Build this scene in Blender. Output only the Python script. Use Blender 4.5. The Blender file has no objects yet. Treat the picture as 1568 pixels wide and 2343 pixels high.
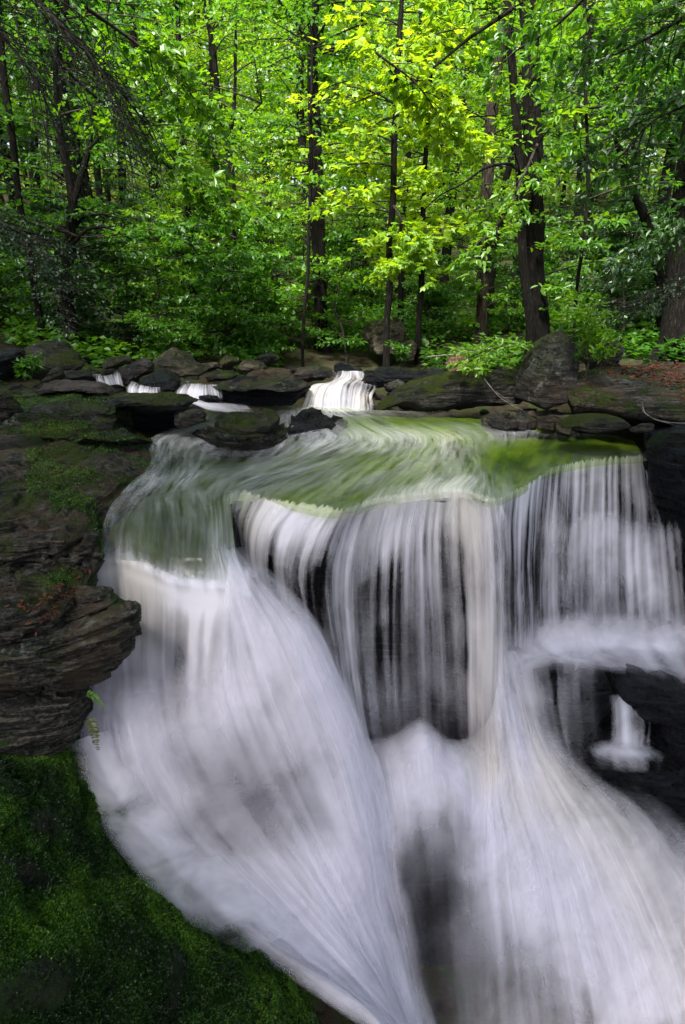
import bpy, math, random
import numpy as np
from mathutils import Vector
random.seed(7); RNG = np.random.default_rng(7)
C = bpy.context.scene.collection
SC = bpy.context.scene
R = math.radians

# ------------------------------------------------------------------ camera, sky, sun, exposure
H = 1.8; PITCH = R(19.1); F = 1464.0; CX, CY = 784.0, 1171.5     # picture units: 1568 x 2343
cd = bpy.data.cameras.new('camera'); cam = bpy.data.objects.new('camera', cd); C.objects.link(cam)
cd.sensor_fit = 'VERTICAL'; cd.sensor_height = 36; cd.lens = 36*F/2343; cd.clip_start = 0.05; cd.clip_end = 600
cam.location = (0, 0, H); cam.rotation_euler = (R(90)-PITCH, 0, 0); SC.camera = cam
w = bpy.data.worlds.new('World'); SC.world = w; w.use_nodes = True
SUN_EL, SUN_AZ = R(54), R(-158)        # azimuth from +Y towards +X: behind the viewer, a little to the left
nt = w.node_tree; sky = nt.nodes.new('ShaderNodeTexSky'); sky.sky_type = 'NISHITA'; sky.sun_disc = False
sky.sun_elevation = SUN_EL; sky.sun_rotation = SUN_AZ; sky.dust_density = 3.0; sky.ozone_density = 1.5
hs = nt.nodes.new('ShaderNodeHueSaturation'); hs.inputs['Saturation'].default_value = 0.62
nt.links.new(sky.outputs[0], hs.inputs['Color']); nt.links.new(hs.outputs[0], nt.nodes['Background'].inputs[0])
nt.nodes['Background'].inputs[1].default_value = 0.10
sd = bpy.data.lights.new('sun', 'SUN'); sd.energy = 5.0; sd.angle = R(12); sd.color = (1, .95, .84)
sun = bpy.data.objects.new('sun', sd); C.objects.link(sun)
sdir = Vector((math.sin(SUN_AZ)*math.cos(SUN_EL), math.cos(SUN_AZ)*math.cos(SUN_EL), math.sin(SUN_EL)))
sun.rotation_euler = sdir.to_track_quat('Z', 'Y').to_euler()
SC.view_settings.view_transform = 'Standard'; SC.view_settings.look = 'None'; SC.view_settings.gamma = 1
SC.view_settings.use_curve_mapping = False; SC.view_settings.exposure = 1.9
SC.cycles.max_bounces = 8; SC.cycles.diffuse_bounces = 3; SC.cycles.transparent_max_bounces = 24
SC.cycles.transmission_bounces = 4; SC.cycles.glossy_bounces = 2; SC.cycles.caustics_reflective = False
SC.cycles.caustics_refractive = False; SC.cycles.use_denoising = True
SC.cycles.sample_clamp_indirect = 4

# ------------------------------------------------------------------ helpers
SP, CP = math.sin(PITCH), math.cos(PITCH)
def ray(x, y):
    a, b = (x-CX)/F, -(y-CY)/F
    return np.array([a, CP+b*SP, -SP+b*CP])
def at(x, y, Y):                       # picture point at world depth Y
    d = ray(x, y); return np.array([0, 0, H]) + d*(Y/d[1])
def az(x, y, z):                       # picture point on the level z
    d = ray(x, y); return np.array([0, 0, H]) + d*((z-H)/d[2])

def _hash(ix, iy, iz):
    h = (ix*374761393 + iy*668265263 + iz*2147483647 + 1013904223) & 0xffffffff
    h = ((h ^ (h >> 13))*1274126177) & 0xffffffff
    return ((h ^ (h >> 16)) & 0xffff)/65535.0
def vnoise(p):
    p = np.asarray(p, float); i = np.floor(p).astype(np.int64); f = p-i; f = f*f*(3-2*f); o = 0
    for dx in (0, 1):
        for dy in (0, 1):
            for dz in (0, 1):
                wgt = (f[..., 0] if dx else 1-f[..., 0])*(f[..., 1] if dy else 1-f[..., 1])*(f[..., 2] if dz else 1-f[..., 2])
                o = o + wgt*_hash(i[..., 0]+dx, i[..., 1]+dy, i[..., 2]+dz)
    return o*2-1
def fbm(p, oct=4, lac=2.1, g=.5):
    p = np.asarray(p, float); s = 0; a = 1.0
    for k in range(oct):
        s = s+a*vnoise(p+17.3*k); p = p*lac; a *= g
    return s

def mesh_np(name, V, faces, mat, attrs=None, uv=None, smooth=True, parent=None):
    """faces: list of int arrays (n,k)"""
    me = bpy.data.meshes.new(name)
    V = np.asarray(V, np.float32); me.vertices.add(len(V)); me.vertices.foreach_set('co', V.ravel())
    lv = np.concatenate([np.asarray(f, np.int32).ravel() for f in faces])
    tot = np.concatenate([np.full(len(f), np.asarray(f).shape[1], np.int32) for f in faces])
    st = np.concatenate([[0], np.cumsum(tot)[:-1]]).astype(np.int32)
    me.loops.add(len(lv)); me.loops.foreach_set('vertex_index', lv)
    me.polygons.add(len(tot)); me.polygons.foreach_set('loop_start', st); me.polygons.foreach_set('loop_total', tot)
    me.polygons.foreach_set('use_smooth', np.full(len(tot), smooth))
    for k, a in (attrs or {}).items():
        me.attributes.new(k, 'FLOAT', 'POINT').data.foreach_set('value', np.asarray(a, np.float32).ravel())
    if uv is not None:
        u = me.uv_layers.new(name='UVMap'); u.data.foreach_set('uv', np.asarray(uv, np.float32)[lv].ravel())
    me.update(calc_edges=True); me.validate()
    if mat: me.materials.append(mat)
    o = bpy.data.objects.new(name, me); C.objects.link(o)
    if parent: o.parent = parent
    return o
def tag(o, label=None, cat=None, group=None, kind=None):
    if label: o['label'] = label
    if cat: o['category'] = cat
    if group: o['group'] = group
    if kind: o['kind'] = kind
    return o
def empty(name, loc, label, cat, group=None):
    o = bpy.data.objects.new(name, None); o.location = loc; C.objects.link(o); o.empty_display_size = .2
    return tag(o, label, cat, group)
def dup(root, loc, rz, sc, label=None):
    r = root.copy(); C.objects.link(r); r.location = loc; r.rotation_euler = (0, 0, rz); r.scale = (sc, sc, sc)
    if label: r['label'] = label
    for ch in root.children:
        c = ch.copy(); C.objects.link(c); c.parent = r
    return r

def cr(P, n):                          # Catmull-Rom through rows of P, n samples (uniform in index)
    P = np.asarray(P, float); m = len(P); t = np.linspace(0, m-1, n); i = np.minimum(t.astype(int), m-2); f = (t-i)
    f = f.reshape((-1,)+(1,)*(P.ndim-1))
    p0 = np.where((i > 0).reshape(f.shape), P[np.maximum(i-1, 0)], 2*P[i]-P[i+1]); p1 = P[i]; p2 = P[i+1]
    p3 = np.where((i+2 < m).reshape(f.shape), P[np.minimum(i+2, m-1)], 2*P[i+1]-P[i])
    return .5*(2*p1+(p2-p0)*f+(2*p0-5*p1+4*p2-p3)*f*f+(3*p1-p0-3*p2+p3)*f**3)
def arc(P, n):                         # like cr but even along the length
    Q = cr(P, n*4); d = np.r_[0, np.cumsum(np.linalg.norm(np.diff(Q[:, :3], axis=0), axis=1))]
    t = np.linspace(0, d[-1], n)
    return np.stack([np.interp(t, d, Q[:, k]) for k in range(Q.shape[1])], 1)
def grid_faces(nu, nv):
    i = np.arange(nu*nv).reshape(nu, nv)
    return np.stack([i[:-1, :-1], i[:-1, 1:], i[1:, 1:], i[1:, :-1]], -1).reshape(-1, 4)
def grid_normals(G):
    du = np.gradient(G, axis=0); dv = np.gradient(G, axis=1); n = np.cross(dv, du)
    n /= np.linalg.norm(n, axis=-1, keepdims=True)+1e-9
    tocam = np.array([0, 0, H])-G
    flip = np.sign(np.sum(n*tocam))
    return n*(flip if flip else 1)
def loft(lines, nu, nv, even=True):    # lines: list of polylines (k,d) -> (nu,nv,d)
    S = np.stack([(arc if even else cr)(np.array(l, float), nv) for l in lines]); return cr(S, nu)

# ------------------------------------------------------------------ materials
def newmat(name):
    m = bpy.data.materials.new(name); m.use_nodes = True; t = m.node_tree; t.nodes.clear()
    return m, t, t.nodes.new('ShaderNodeOutputMaterial')
class N:
    def __init__(s, t): s.t = t
    def n(s, typ, **kw):
        o = s.t.nodes.new('ShaderNode'+typ)
        for k, v in kw.items(): setattr(o, k, v)
        return o
    def put(s, sock, v):
        if hasattr(v, 'is_output'): s.t.links.new(v, sock)
        elif v is not None: sock.default_value = v
    def math(s, op, a, b=None, c=None, clamp=False):
        o = s.n('Math', operation=op, use_clamp=clamp)
        for k, v in enumerate((a, b, c)): s.put(o.inputs[k], v)
        return o.outputs[0]
    def noise(s, vec, scale, detail=4, rough=.55, dist=0.0):
        o = s.n('TexNoise'); s.put(o.inputs['Vector'], vec); o.inputs['Scale'].default_value = scale
        o.inputs['Detail'].default_value = detail; o.inputs['Roughness'].default_value = rough; o.inputs['Distortion'].default_value = dist
        return o.outputs[0]
    def map(s, vec, scale=(1, 1, 1), loc=(0, 0, 0), rot=(0, 0, 0)):
        o = s.n('Mapping'); s.put(o.inputs[0], vec); o.inputs[1].default_value = loc; o.inputs[2].default_value = rot; o.inputs[3].default_value = scale
        return o.outputs[0]
    def ramp(s, f, stops, interp='LINEAR'):
        o = s.n('ValToRGB'); s.put(o.inputs[0], f); e = o.color_ramp.elements; o.color_ramp.interpolation = interp
        while len(e) < len(stops): e.new(.5)
        for el, (p, c) in zip(e, stops):
            el.position = p; el.color = (c, c, c, 1) if isinstance(c, (int, float)) else (*c, 1)
        return o.outputs[0]
    def mix(s, f, a, b, bl='MIX'):
        o = s.n('Mix', data_type='RGBA', blend_type=bl); s.put(o.inputs[0], f)
        for k, v in ((6, a), (7, b)): s.put(o.inputs[k], (*v, 1) if isinstance(v, tuple) else v)
        return o.outputs[2]
    def attr(s, name):
        return s.n('Attribute', attribute_name=name).outputs['Fac']
    def mixs(s, f, a, b):
        o = s.n('MixShader'); s.put(o.inputs[0], f); s.t.links.new(a, o.inputs[1]); s.t.links.new(b, o.inputs[2]); return o.outputs[0]
    def bump(s, h, strength, dist):
        o = s.n('Bump'); s.put(o.inputs['Height'], h); o.inputs['Strength'].default_value = strength; o.inputs['Distance'].default_value = dist
        return o.outputs[0]

def rock_mat(name, lo, hi, moss=.0, mosscol=((.012, .03, .004), (.07, .13, .012)), lichen=0., strata=(1, 1, 9), rough=.7, sc=1.0, warm=None, tilt=(0, 0, 0), litter=0., mlo=.35):
    m, t, out = newmat(name); k = N(t); g = k.n('NewGeometry'); pos = g.outputs['Position']
    big = k.noise(pos, 1.3*sc, 5, .6); fine = k.noise(pos, 26*sc, 6, .7)
    lay = k.noise(k.map(pos, strata, rot=tilt), 2.6*sc, 7, .68, .25)
    f = k.math('ADD', k.math('MULTIPLY', lay, .6), k.math('MULTIPLY', fine, .4))
    col = k.ramp(f, [(.40, tuple(v*.25 for v in lo)), (.47, tuple(v*.8 for v in lo)), (.54, tuple((a*1.2+b*.8)/2 for a, b in zip(lo, hi))), (.63, hi)])
    if warm: col = k.mix(k.ramp(big, [(.48, 0.), (.66, .8)]), col, k.mix(f, tuple(v*.4 for v in warm), warm))
    if lichen:
        l = k.math('MULTIPLY', k.ramp(k.noise(pos, 7*sc, 6, .75), [(.56, 0.), (.62, 1.)]), k.ramp(k.noise(pos, 1.1*sc, 2), [(.45, 0.), (.6, lichen)]))
        col = k.mix(l, col, k.mix(fine, (.10, .13, .12), (.26, .30, .27)))
    nz = k.n('SeparateXYZ'); t.links.new(g.outputs['Normal'], nz.inputs[0])
    hgt = k.math('ADD', k.math('MULTIPLY', lay, 1.0), k.math('MULTIPLY', fine, .35))
    if moss:
        up = k.ramp(nz.outputs[2], [(mlo-.2, 0.), (mlo+.35, 1.)])
        mn = k.math('ADD', k.math('MULTIPLY', k.noise(pos, 2.0*sc, 6, .7), .75), k.math('MULTIPLY', lay, .3))
        mf = k.math('MULTIPLY', up, k.ramp(mn, [(.58-.22*moss, 0.), (.66-.22*moss, 1.)]))
        mg = k.noise(pos, 45*sc, 4, .8)
        col = k.mix(mf, col, k.ramp(k.math('ADD', k.math('MULTIPLY', mg, .6), k.math('MULTIPLY', big, .4)), [(.36, mosscol[0]), (.64, mosscol[1])]))
        hgt = k.math('ADD', hgt, k.math('MULTIPLY', mf, k.math('MULTIPLY', mg, .8)))
    if litter:
        lf = k.math('MULTIPLY', k.ramp(nz.outputs[2], [(.6, 0.), (.85, 1.)]), k.ramp(k.noise(pos, 2.2, 4), [(.55, 0.), (.62, litter)]))
        col = k.mix(lf, col, k.ramp(k.noise(pos, 38, 3, .8), [(.3, (.012, .006, .004)), (.5, (.06, .022, .012)), (.7, (.16, .06, .03))]))
    b = k.n('BsdfPrincipled'); t.links.new(col, b.inputs['Base Color']); 
    t.links.new(k.ramp(f, [(.35, rough-.2), (.65, rough+.1)]), b.inputs['Roughness'])
    b.inputs['Specular IOR Level'].default_value = .22
    t.links.new(k.bump(hgt, 1.0, .13/sc), b.inputs['Normal']); t.links.new(b.outputs[0], out.inputs[0]); return m

M = {}
M['boulder'] = rock_mat('boulder_stone', (.014, .0135, .013), (.080, .072, .062), .12, lichen=.5, warm=(.085, .05, .036), strata=(1, 1, 5), rough=.48)
M['tan'] = rock_mat('tan_stone', (.028, .025, .018), (.12, .105, .072), .12, lichen=.3, strata=(1, 1, 3), mosscol=((.012, .02, .004), (.06, .075, .014)))
M['mossy'] = rock_mat('mossy_stone', (.010, .0095, .009), (.095, .084, .072), .42, lichen=.5, strata=(.9, 3, 9), mosscol=((.006, .011, .002), (.065, .085, .008)), rough=.6)
M['ledge'] = rock_mat('ledge_shale', (.012, .011, .010), (.15, .128, .11), .3, lichen=.5, strata=(.7, 4.5, 15), warm=(.13, .085, .06), mosscol=((.010, .02, .002), (.07, .11, .008)), litter=.5, rough=.55)
M['nose'] = rock_mat('nose_shale', (.010, .0098, .0095), (.16, .142, .112), .15, lichen=.9, strata=(.6, 1.6, 13), sc=1.6, warm=(.11, .075, .048), tilt=(0, R(14), 0), mosscol=((.006, .016, .002), (.035, .085, .006)))
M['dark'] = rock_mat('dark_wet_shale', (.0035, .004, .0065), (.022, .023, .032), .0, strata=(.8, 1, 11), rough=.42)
M['wet'] = rock_mat('wet_black_rock', (.003, .003, .0052), (.016, .016, .023), .0, strata=(1, 1, 4), rough=.36)
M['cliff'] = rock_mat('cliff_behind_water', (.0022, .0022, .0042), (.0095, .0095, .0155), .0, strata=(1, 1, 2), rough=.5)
M['purple'] = rock_mat('purple_stone', (.024, .019, .021), (.085, .064, .066), .0, lichen=.2, strata=(1, 1, 3), rough=.5)
M['mossbank'] = rock_mat('moss_covered_rock', (.0035, .0036, .0034), (.022, .022, .020), .5, strata=(1, 1, 4), mosscol=((.002, .006, .001), (.012, .035, .003)), mlo=.0, rough=.55)

def simple(name, stops, scale=6, rough=.8, mp=(1, 1, 1), bump=.3, dist=.02, attr=None, detail=5):
    m, t, out = newmat(name); k = N(t); pos = k.n('TexCoord').outputs['Object']
    n = k.noise(k.map(pos, mp), scale, detail, .65); col = k.ramp(n, stops)
    b = k.n('BsdfPrincipled'); t.links.new(col, b.inputs['Base Color']); b.inputs['Roughness'].default_value = rough
    b.inputs['Specular IOR Level'].default_value = .12
    if bump: t.links.new(k.bump(n, bump, dist), b.inputs['Normal'])
    t.links.new(b.outputs[0], out.inputs[0]); return m
M['bark'] = simple('silhouette_bark', [(.36, (.0015, .0014, .0013)), (.55, (.007, .006, .0052)), (.7, (.026, .023, .02))], 9, .9, (5, 5, .8), 1, .05)  # the backlit darkness of the trunks is put into this bark colour
M['bark_grey'] = simple('grey_brown_bark', [(.33, (.006, .005, .004)), (.52, (.028, .022, .017)), (.68, (.075, .063, .05))], 8, .9, (5, 5, .8), 1, .05)
M['twig'] = simple('twig_bark', [(.4, (.012, .010, .009)), (.6, (.04, .034, .03))], 8, .9, bump=0)
M['deadwood'] = simple('dead_wood', [(.35, (.06, .05, .045)), (.6, (.22, .20, .18))], 10, .9, (1, 1, 1), .4)
M['stump'] = simple('stump_wood', [(.35, (.02, .012, .008)), (.52, (.09, .05, .032)), (.7, (.19, .13, .10))], 7, .9, (4, 4, .7), 1, .05)
M['soil'] = simple('forest_floor', [(.34, (.008, .007, .005)), (.48, (.030, .022, .014)), (.58, (.016, .030, .008)), (.7, (.07, .045, .03))], 5, .95, (1, 1, 1), .8, .06, detail=9)
M['deadleaf'] = simple('dead_leaf', [(.3, (.022, .009, .006)), (.55, (.075, .028, .017)), (.75, (.13, .06, .035))], 3, .8, bump=0)

def leaf_mat(name, cols, tr, tmix=.5, spec=.05):
    """cols: three reflect colours along the per-leaf value; tr: the light that comes through"""
    m, t, out = newmat(name); k = N(t); a = k.attr('lv'); r = k.n('ObjectInfo').outputs['Random']
    f = k.math('ADD', k.math('MULTIPLY', a, .8), k.math('MULTIPLY', r, .2))
    c = k.ramp(f, [(.1, cols[0]), (.5, cols[1]), (.9, cols[2])]); c2 = k.ramp(f, [(.1, tr[0]), (.9, tr[1])])
    d = k.n('BsdfDiffuse'); t.links.new(c, d.inputs[0]); tl = k.n('BsdfTranslucent'); t.links.new(c2, tl.inputs[0])
    gl = k.n('BsdfGlossy'); gl.inputs['Roughness'].default_value = .45; gl.inputs[0].default_value = (.7, .8, .7, 1)
    s = k.mixs(tmix, d.outputs[0], tl.outputs[0]); s = k.mixs(spec, s, gl.outputs[0]); t.links.new(s, out.inputs[0]); return m
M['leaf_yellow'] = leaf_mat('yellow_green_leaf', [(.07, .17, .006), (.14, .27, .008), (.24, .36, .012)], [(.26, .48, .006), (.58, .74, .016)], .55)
M['leaf_bright'] = leaf_mat('bright_green_leaf', [(.040, .125, .006), (.080, .20, .008), (.15, .28, .014)], [(.11, .32, .005), (.32, .54, .010)], .5)
M['leaf_mid'] = leaf_mat('mid_green_leaf', [(.022, .08, .007), (.045, .14, .009), (.08, .20, .012)], [(.05, .20, .005), (.17, .38, .009)], .5)
M['leaf_far'] = leaf_mat('haze_pale_leaf', [(.14, .25, .04), (.26, .38, .08), (.42, .52, .15)], [(.26, .42, .05), (.52, .64, .14)], .5)  # background glow and haze of the far slope put into a paler leaf colour
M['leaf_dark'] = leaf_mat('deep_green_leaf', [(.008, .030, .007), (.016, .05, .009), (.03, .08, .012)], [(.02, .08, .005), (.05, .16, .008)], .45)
M['needle'] = leaf_mat('hemlock_needle', [(.010, .020, .012), (.020, .036, .020), (.035, .05, .03)], [(.01, .03, .008), (.03, .07, .015)], .3)
M['moss'] = leaf_mat('moss_blade', [(.003, .013, .002), (.015, .058, .003), (.085, .19, .010)], [(.01, .04, .002), (.09, .20, .008)], .4, .03)
M['moss_fresh'] = leaf_mat('fresh_moss_blade', [(.012, .035, .003), (.035, .085, .005), (.11, .17, .012)], [(.02, .07, .003), (.10, .20, .008)], .4, .03)
M['fern_old'] = leaf_mat('olive_fern', [(.05, .06, .012), (.08, .09, .02), (.10, .11, .03)], [(.08, .10, .01), (.12, .14, .02)], .4)

def water_mat(name, fu, fv, k1=.9, cols=((.86, .82, .93), (.87, .79, .69)), seed=0., soft=1.0, fine_w=.2, det=1, teeth=0., turb=0., tsc=2.4):
    m, t, out = newmat(name); k = N(t); uv = k.n('UVMap').outputs[0]
    fine = k.noise(k.map(uv, (fu*2.6, fv, 1), (seed, seed, 0)), 1, det+1, .5)
    mid = k.noise(k.map(uv, (fu, fv*.5, 1), (seed+3, 0, 0)), 1, det, .5)
    big = k.noise(k.map(uv, (fu*.22, fv*1.3, 1), (seed+7, 0, 0)), 1, 2, .5)
    s = k.math('ADD', k.math('ADD', k.math('MULTIPLY', fine, fine_w), k.math('MULTIPLY', mid, .6-fine_w)), k.math('MULTIPLY', big, .4))
    s = k.math('MULTIPLY', k.math('SUBTRACT', s, .5), k1*5)
    if turb:                               # billows: the foam is thicker here and thinner there
        g = k.n('NewGeometry').outputs['Position']; wv = k.noise(k.map(uv, (fu*.35, fv*2.2, 1), (seed+13, 2, 0)), 1, 3, .55, .6)
        tb = k.math('ADD', k.math('MULTIPLY', k.noise(g, tsc, 3, .55, .5), .5), k.math('MULTIPLY', wv, .5))
        s = k.math('ADD', s, k.math('MULTIPLY', k.math('SUBTRACT', tb, .5), turb*5))
    d = k.attr('dens'); w4 = k.math('MULTIPLY', k.math('MULTIPLY', d, k.math('SUBTRACT', 1.12, d)), 2.4)
    a = k.math('MULTIPLY_ADD', s, w4, d, clamp=True)
    a = k.math('MINIMUM', k.math('POWER', a, soft), .97)
    if teeth:
        sv = k.n('SeparateXYZ'); t.links.new(uv, sv.inputs[0])
        tn = k.noise(k.map(uv, (fu*2.2, .0, 1), (seed+1.7, 0, 0)), 1, 3, .6)
        lim = k.math('MULTIPLY', k.math('MAXIMUM', k.math('SUBTRACT', tn, .42), .0), teeth)
        a = k.math('MULTIPLY', a, k.math('DIVIDE', k.math('SUBTRACT', sv.outputs[1], lim), .006, clamp=True))
    c = k.mix(k.attr('tint'), cols[0], cols[1])
    df = k.n('BsdfDiffuse'); t.links.new(c, df.inputs[0]); tl = k.n('BsdfTranslucent'); t.links.new(c, tl.inputs[0])
    f = k.mixs(.35, df.outputs[0], tl.outputs[0]); tp = k.n('BsdfTransparent')
    t.links.new(k.mixs(a, tp.outputs[0], f), out.inputs[0]); return m
M['fall'] = water_mat('falling_water', 30, 1.6, 1.2, fine_w=.15, teeth=.07, turb=.35)
M['fall_plain'] = water_mat('brink_water', 26, 1.6, .8, fine_w=.12, seed=9., turb=.4)
M['fall_small'] = water_mat('small_falling_water', 95, 3., .9, seed=3., turb=.2)
M['fall_fine'] = water_mat('falling_water_fine', 44, 1.2, 1.3, seed=11., fine_w=.15, turb=.3)
M['foam'] = water_mat('foaming_water', 11, 2.6, .45, seed=5., fine_w=.12, turb=.42)
M['fan'] = water_mat('fanning_water', 17, 1.8, .6, seed=15., fine_w=.18, turb=.34)
M['wisp'] = water_mat('wispy_water', 8, 3.2, .7, seed=27., fine_w=.16, turb=.55, tsc=3.2)
M['veil'] = water_mat('spray_veil', 6, 2.6, .4, seed=23., fine_w=.08, turb=.8)
M['thread'] = water_mat('foam_thread', 40, 1.4, 1.2, seed=35., fine_w=.2, turb=.4)

def pool_mat():
    m, t, out = newmat('stream_water'); k = N(t); uv = k.n('UVMap').outputs[0]
    a = k.noise(k.map(uv, (34, 5.0, 1)), 1, 3, .5, .3); b = k.noise(k.map(uv, (85, 7, 1), (4, 2, 0)), 1, 2, .5, .2); c = k.noise(k.map(uv, (9, 5, 1)), 1, 3, .6, .4)
    h = k.math('ADD', k.math('MULTIPLY', a, .6), k.math('MULTIPLY', b, .4))
    nrm = k.bump(h, .22, .03)
    gl = k.n('BsdfGlossy'); gl.inputs['Roughness'].default_value = .2; gl.inputs[0].default_value = (.9, .9, .95, 1); t.links.new(nrm, gl.inputs['Normal'])
    tp = k.n('BsdfTransparent'); tp.inputs[0].default_value = (.80, .86, .66, 1)
    fr = k.n('Fresnel'); fr.inputs[0].default_value = 1.33; t.links.new(nrm, fr.inputs['Normal'])
    s = k.mixs(k.math('MINIMUM', k.math('MULTIPLY', fr.outputs[0], .55), .42), tp.outputs[0], gl.outputs[0])
    st = k.math('ADD', k.math('ADD', k.math('MULTIPLY', a, .4), k.math('MULTIPLY', b, .3)), k.math('MULTIPLY', c, .3))
    d = k.attr('dens'); w4 = k.math('MULTIPLY', k.math('MULTIPLY', d, k.math('SUBTRACT', 1.1, d)), 2.6)
    al = k.math('MINIMUM', k.math('MULTIPLY_ADD', k.math('MULTIPLY', k.math('SUBTRACT', st, .5), 2.3), w4, k.math('MULTIPLY', d, .8), clamp=True), .95)
    df = k.n('BsdfDiffuse'); t.links.new(k.mix(k.attr('tint'), (.78, .78, .86), (.84, .80, .62)), df.inputs[0]); t.links.new(nrm, df.inputs['Normal'])
    t.links.new(k.mixs(al, s, df.outputs[0]), out.inputs[0]); return m
M['pool'] = pool_mat()
def bed_mat():
    m, t, out = newmat('algae_bed'); k = N(t); uv = k.n('UVMap').outputs[0]
    a = k.noise(k.map(uv, (16, 3.0, 1)), 1, 5, .65, .5); b = k.noise(k.map(uv, (4.5, 2.2, 1), (2.3, 1.1, 0)), 1, 3, .5)
    f = k.math('ADD', k.math('MULTIPLY', a, .55), k.math('MULTIPLY', b, .45))
    g = k.ramp(f, [(.34, (.014, .028, .003)), (.46, (.050, .090, .004)), (.58, (.125, .18, .006)), (.70, (.20, .23, .02))])
    d = k.ramp(f, [(.35, (.008, .010, .008)), (.5, (.022, .028, .012)), (.65, (.06, .065, .035))])
    col = k.mix(k.attr('algae'), d, g)
    p = k.n('BsdfPrincipled'); t.links.new(col, p.inputs['Base Color']); p.inputs['Roughness'].default_value = .6
    t.links.new(k.bump(a, .6, .04), p.inputs['Normal']); t.links.new(p.outputs[0], out.inputs[0]); return m
M['bed'] = bed_mat()

# ------------------------------------------------------------------ terrain
LIPX = np.array([-9, -2.4, -1.8, -1.2, -.4, .4, 1.2, 1.7, 2.6, 3.6, 9.0]); LIPY = np.array([7.5, 6.6, 6.4, 6.0, 5.9, 5.9, 6.2, 6.9, 7.5, 7.9, 8.4])
def ground_z(x, y, detail=True):
    x = np.asarray(x, float); y = np.asarray(y, float)
    base = .22+(np.clip(y, 9.5, 25)-11)*.075+np.maximum(y-25, 0)*.16
    side = np.where(x < 0, np.maximum(-x-3.6, 0)*.20, np.maximum(x-3.2, 0)*.16)
    z = base+np.minimum(side, 5)
    ch = np.exp(-((x-.15-.03*(y-9))/(1.3))**2)*np.clip((22-y)/10, 0, 1); z = z-.35*ch
    z = z+.10*fbm(np.stack([x*.6, y*.6, x*0], -1), 4)*np.clip((y-9)/4, 0, 1)
    pool = np.clip((10.6-y)/1.2, 0, 1)*np.clip((4.6-np.abs(x-.4))/1.0, 0, 1); z = z*(1-pool)+(-.45)*pool
    lip = np.interp(x, LIPX, LIPY)+.45; g = np.clip((lip-y)/.35, 0, 1); z = z*(1-g)+(-4.9)*g
    return z
def build_ground():
    xs = np.concatenate([np.linspace(-120, -14, 24), np.linspace(-13.5, 13.5, 150), np.linspace(14, 120, 24)])
    ys = np.concatenate([np.linspace(-30, 4, 12), np.linspace(4.4, 26, 150), np.linspace(27, 160, 44)])
    X, Y = np.meshgrid(xs, ys, indexing='ij'); Z = ground_z(X, Y)
    o = mesh_np('ground', np.stack([X, Y, Z], -1).reshape(-1, 3), [grid_faces(len(xs), len(ys))], M['soil']); tag(o, kind='structure')
build_ground()

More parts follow.
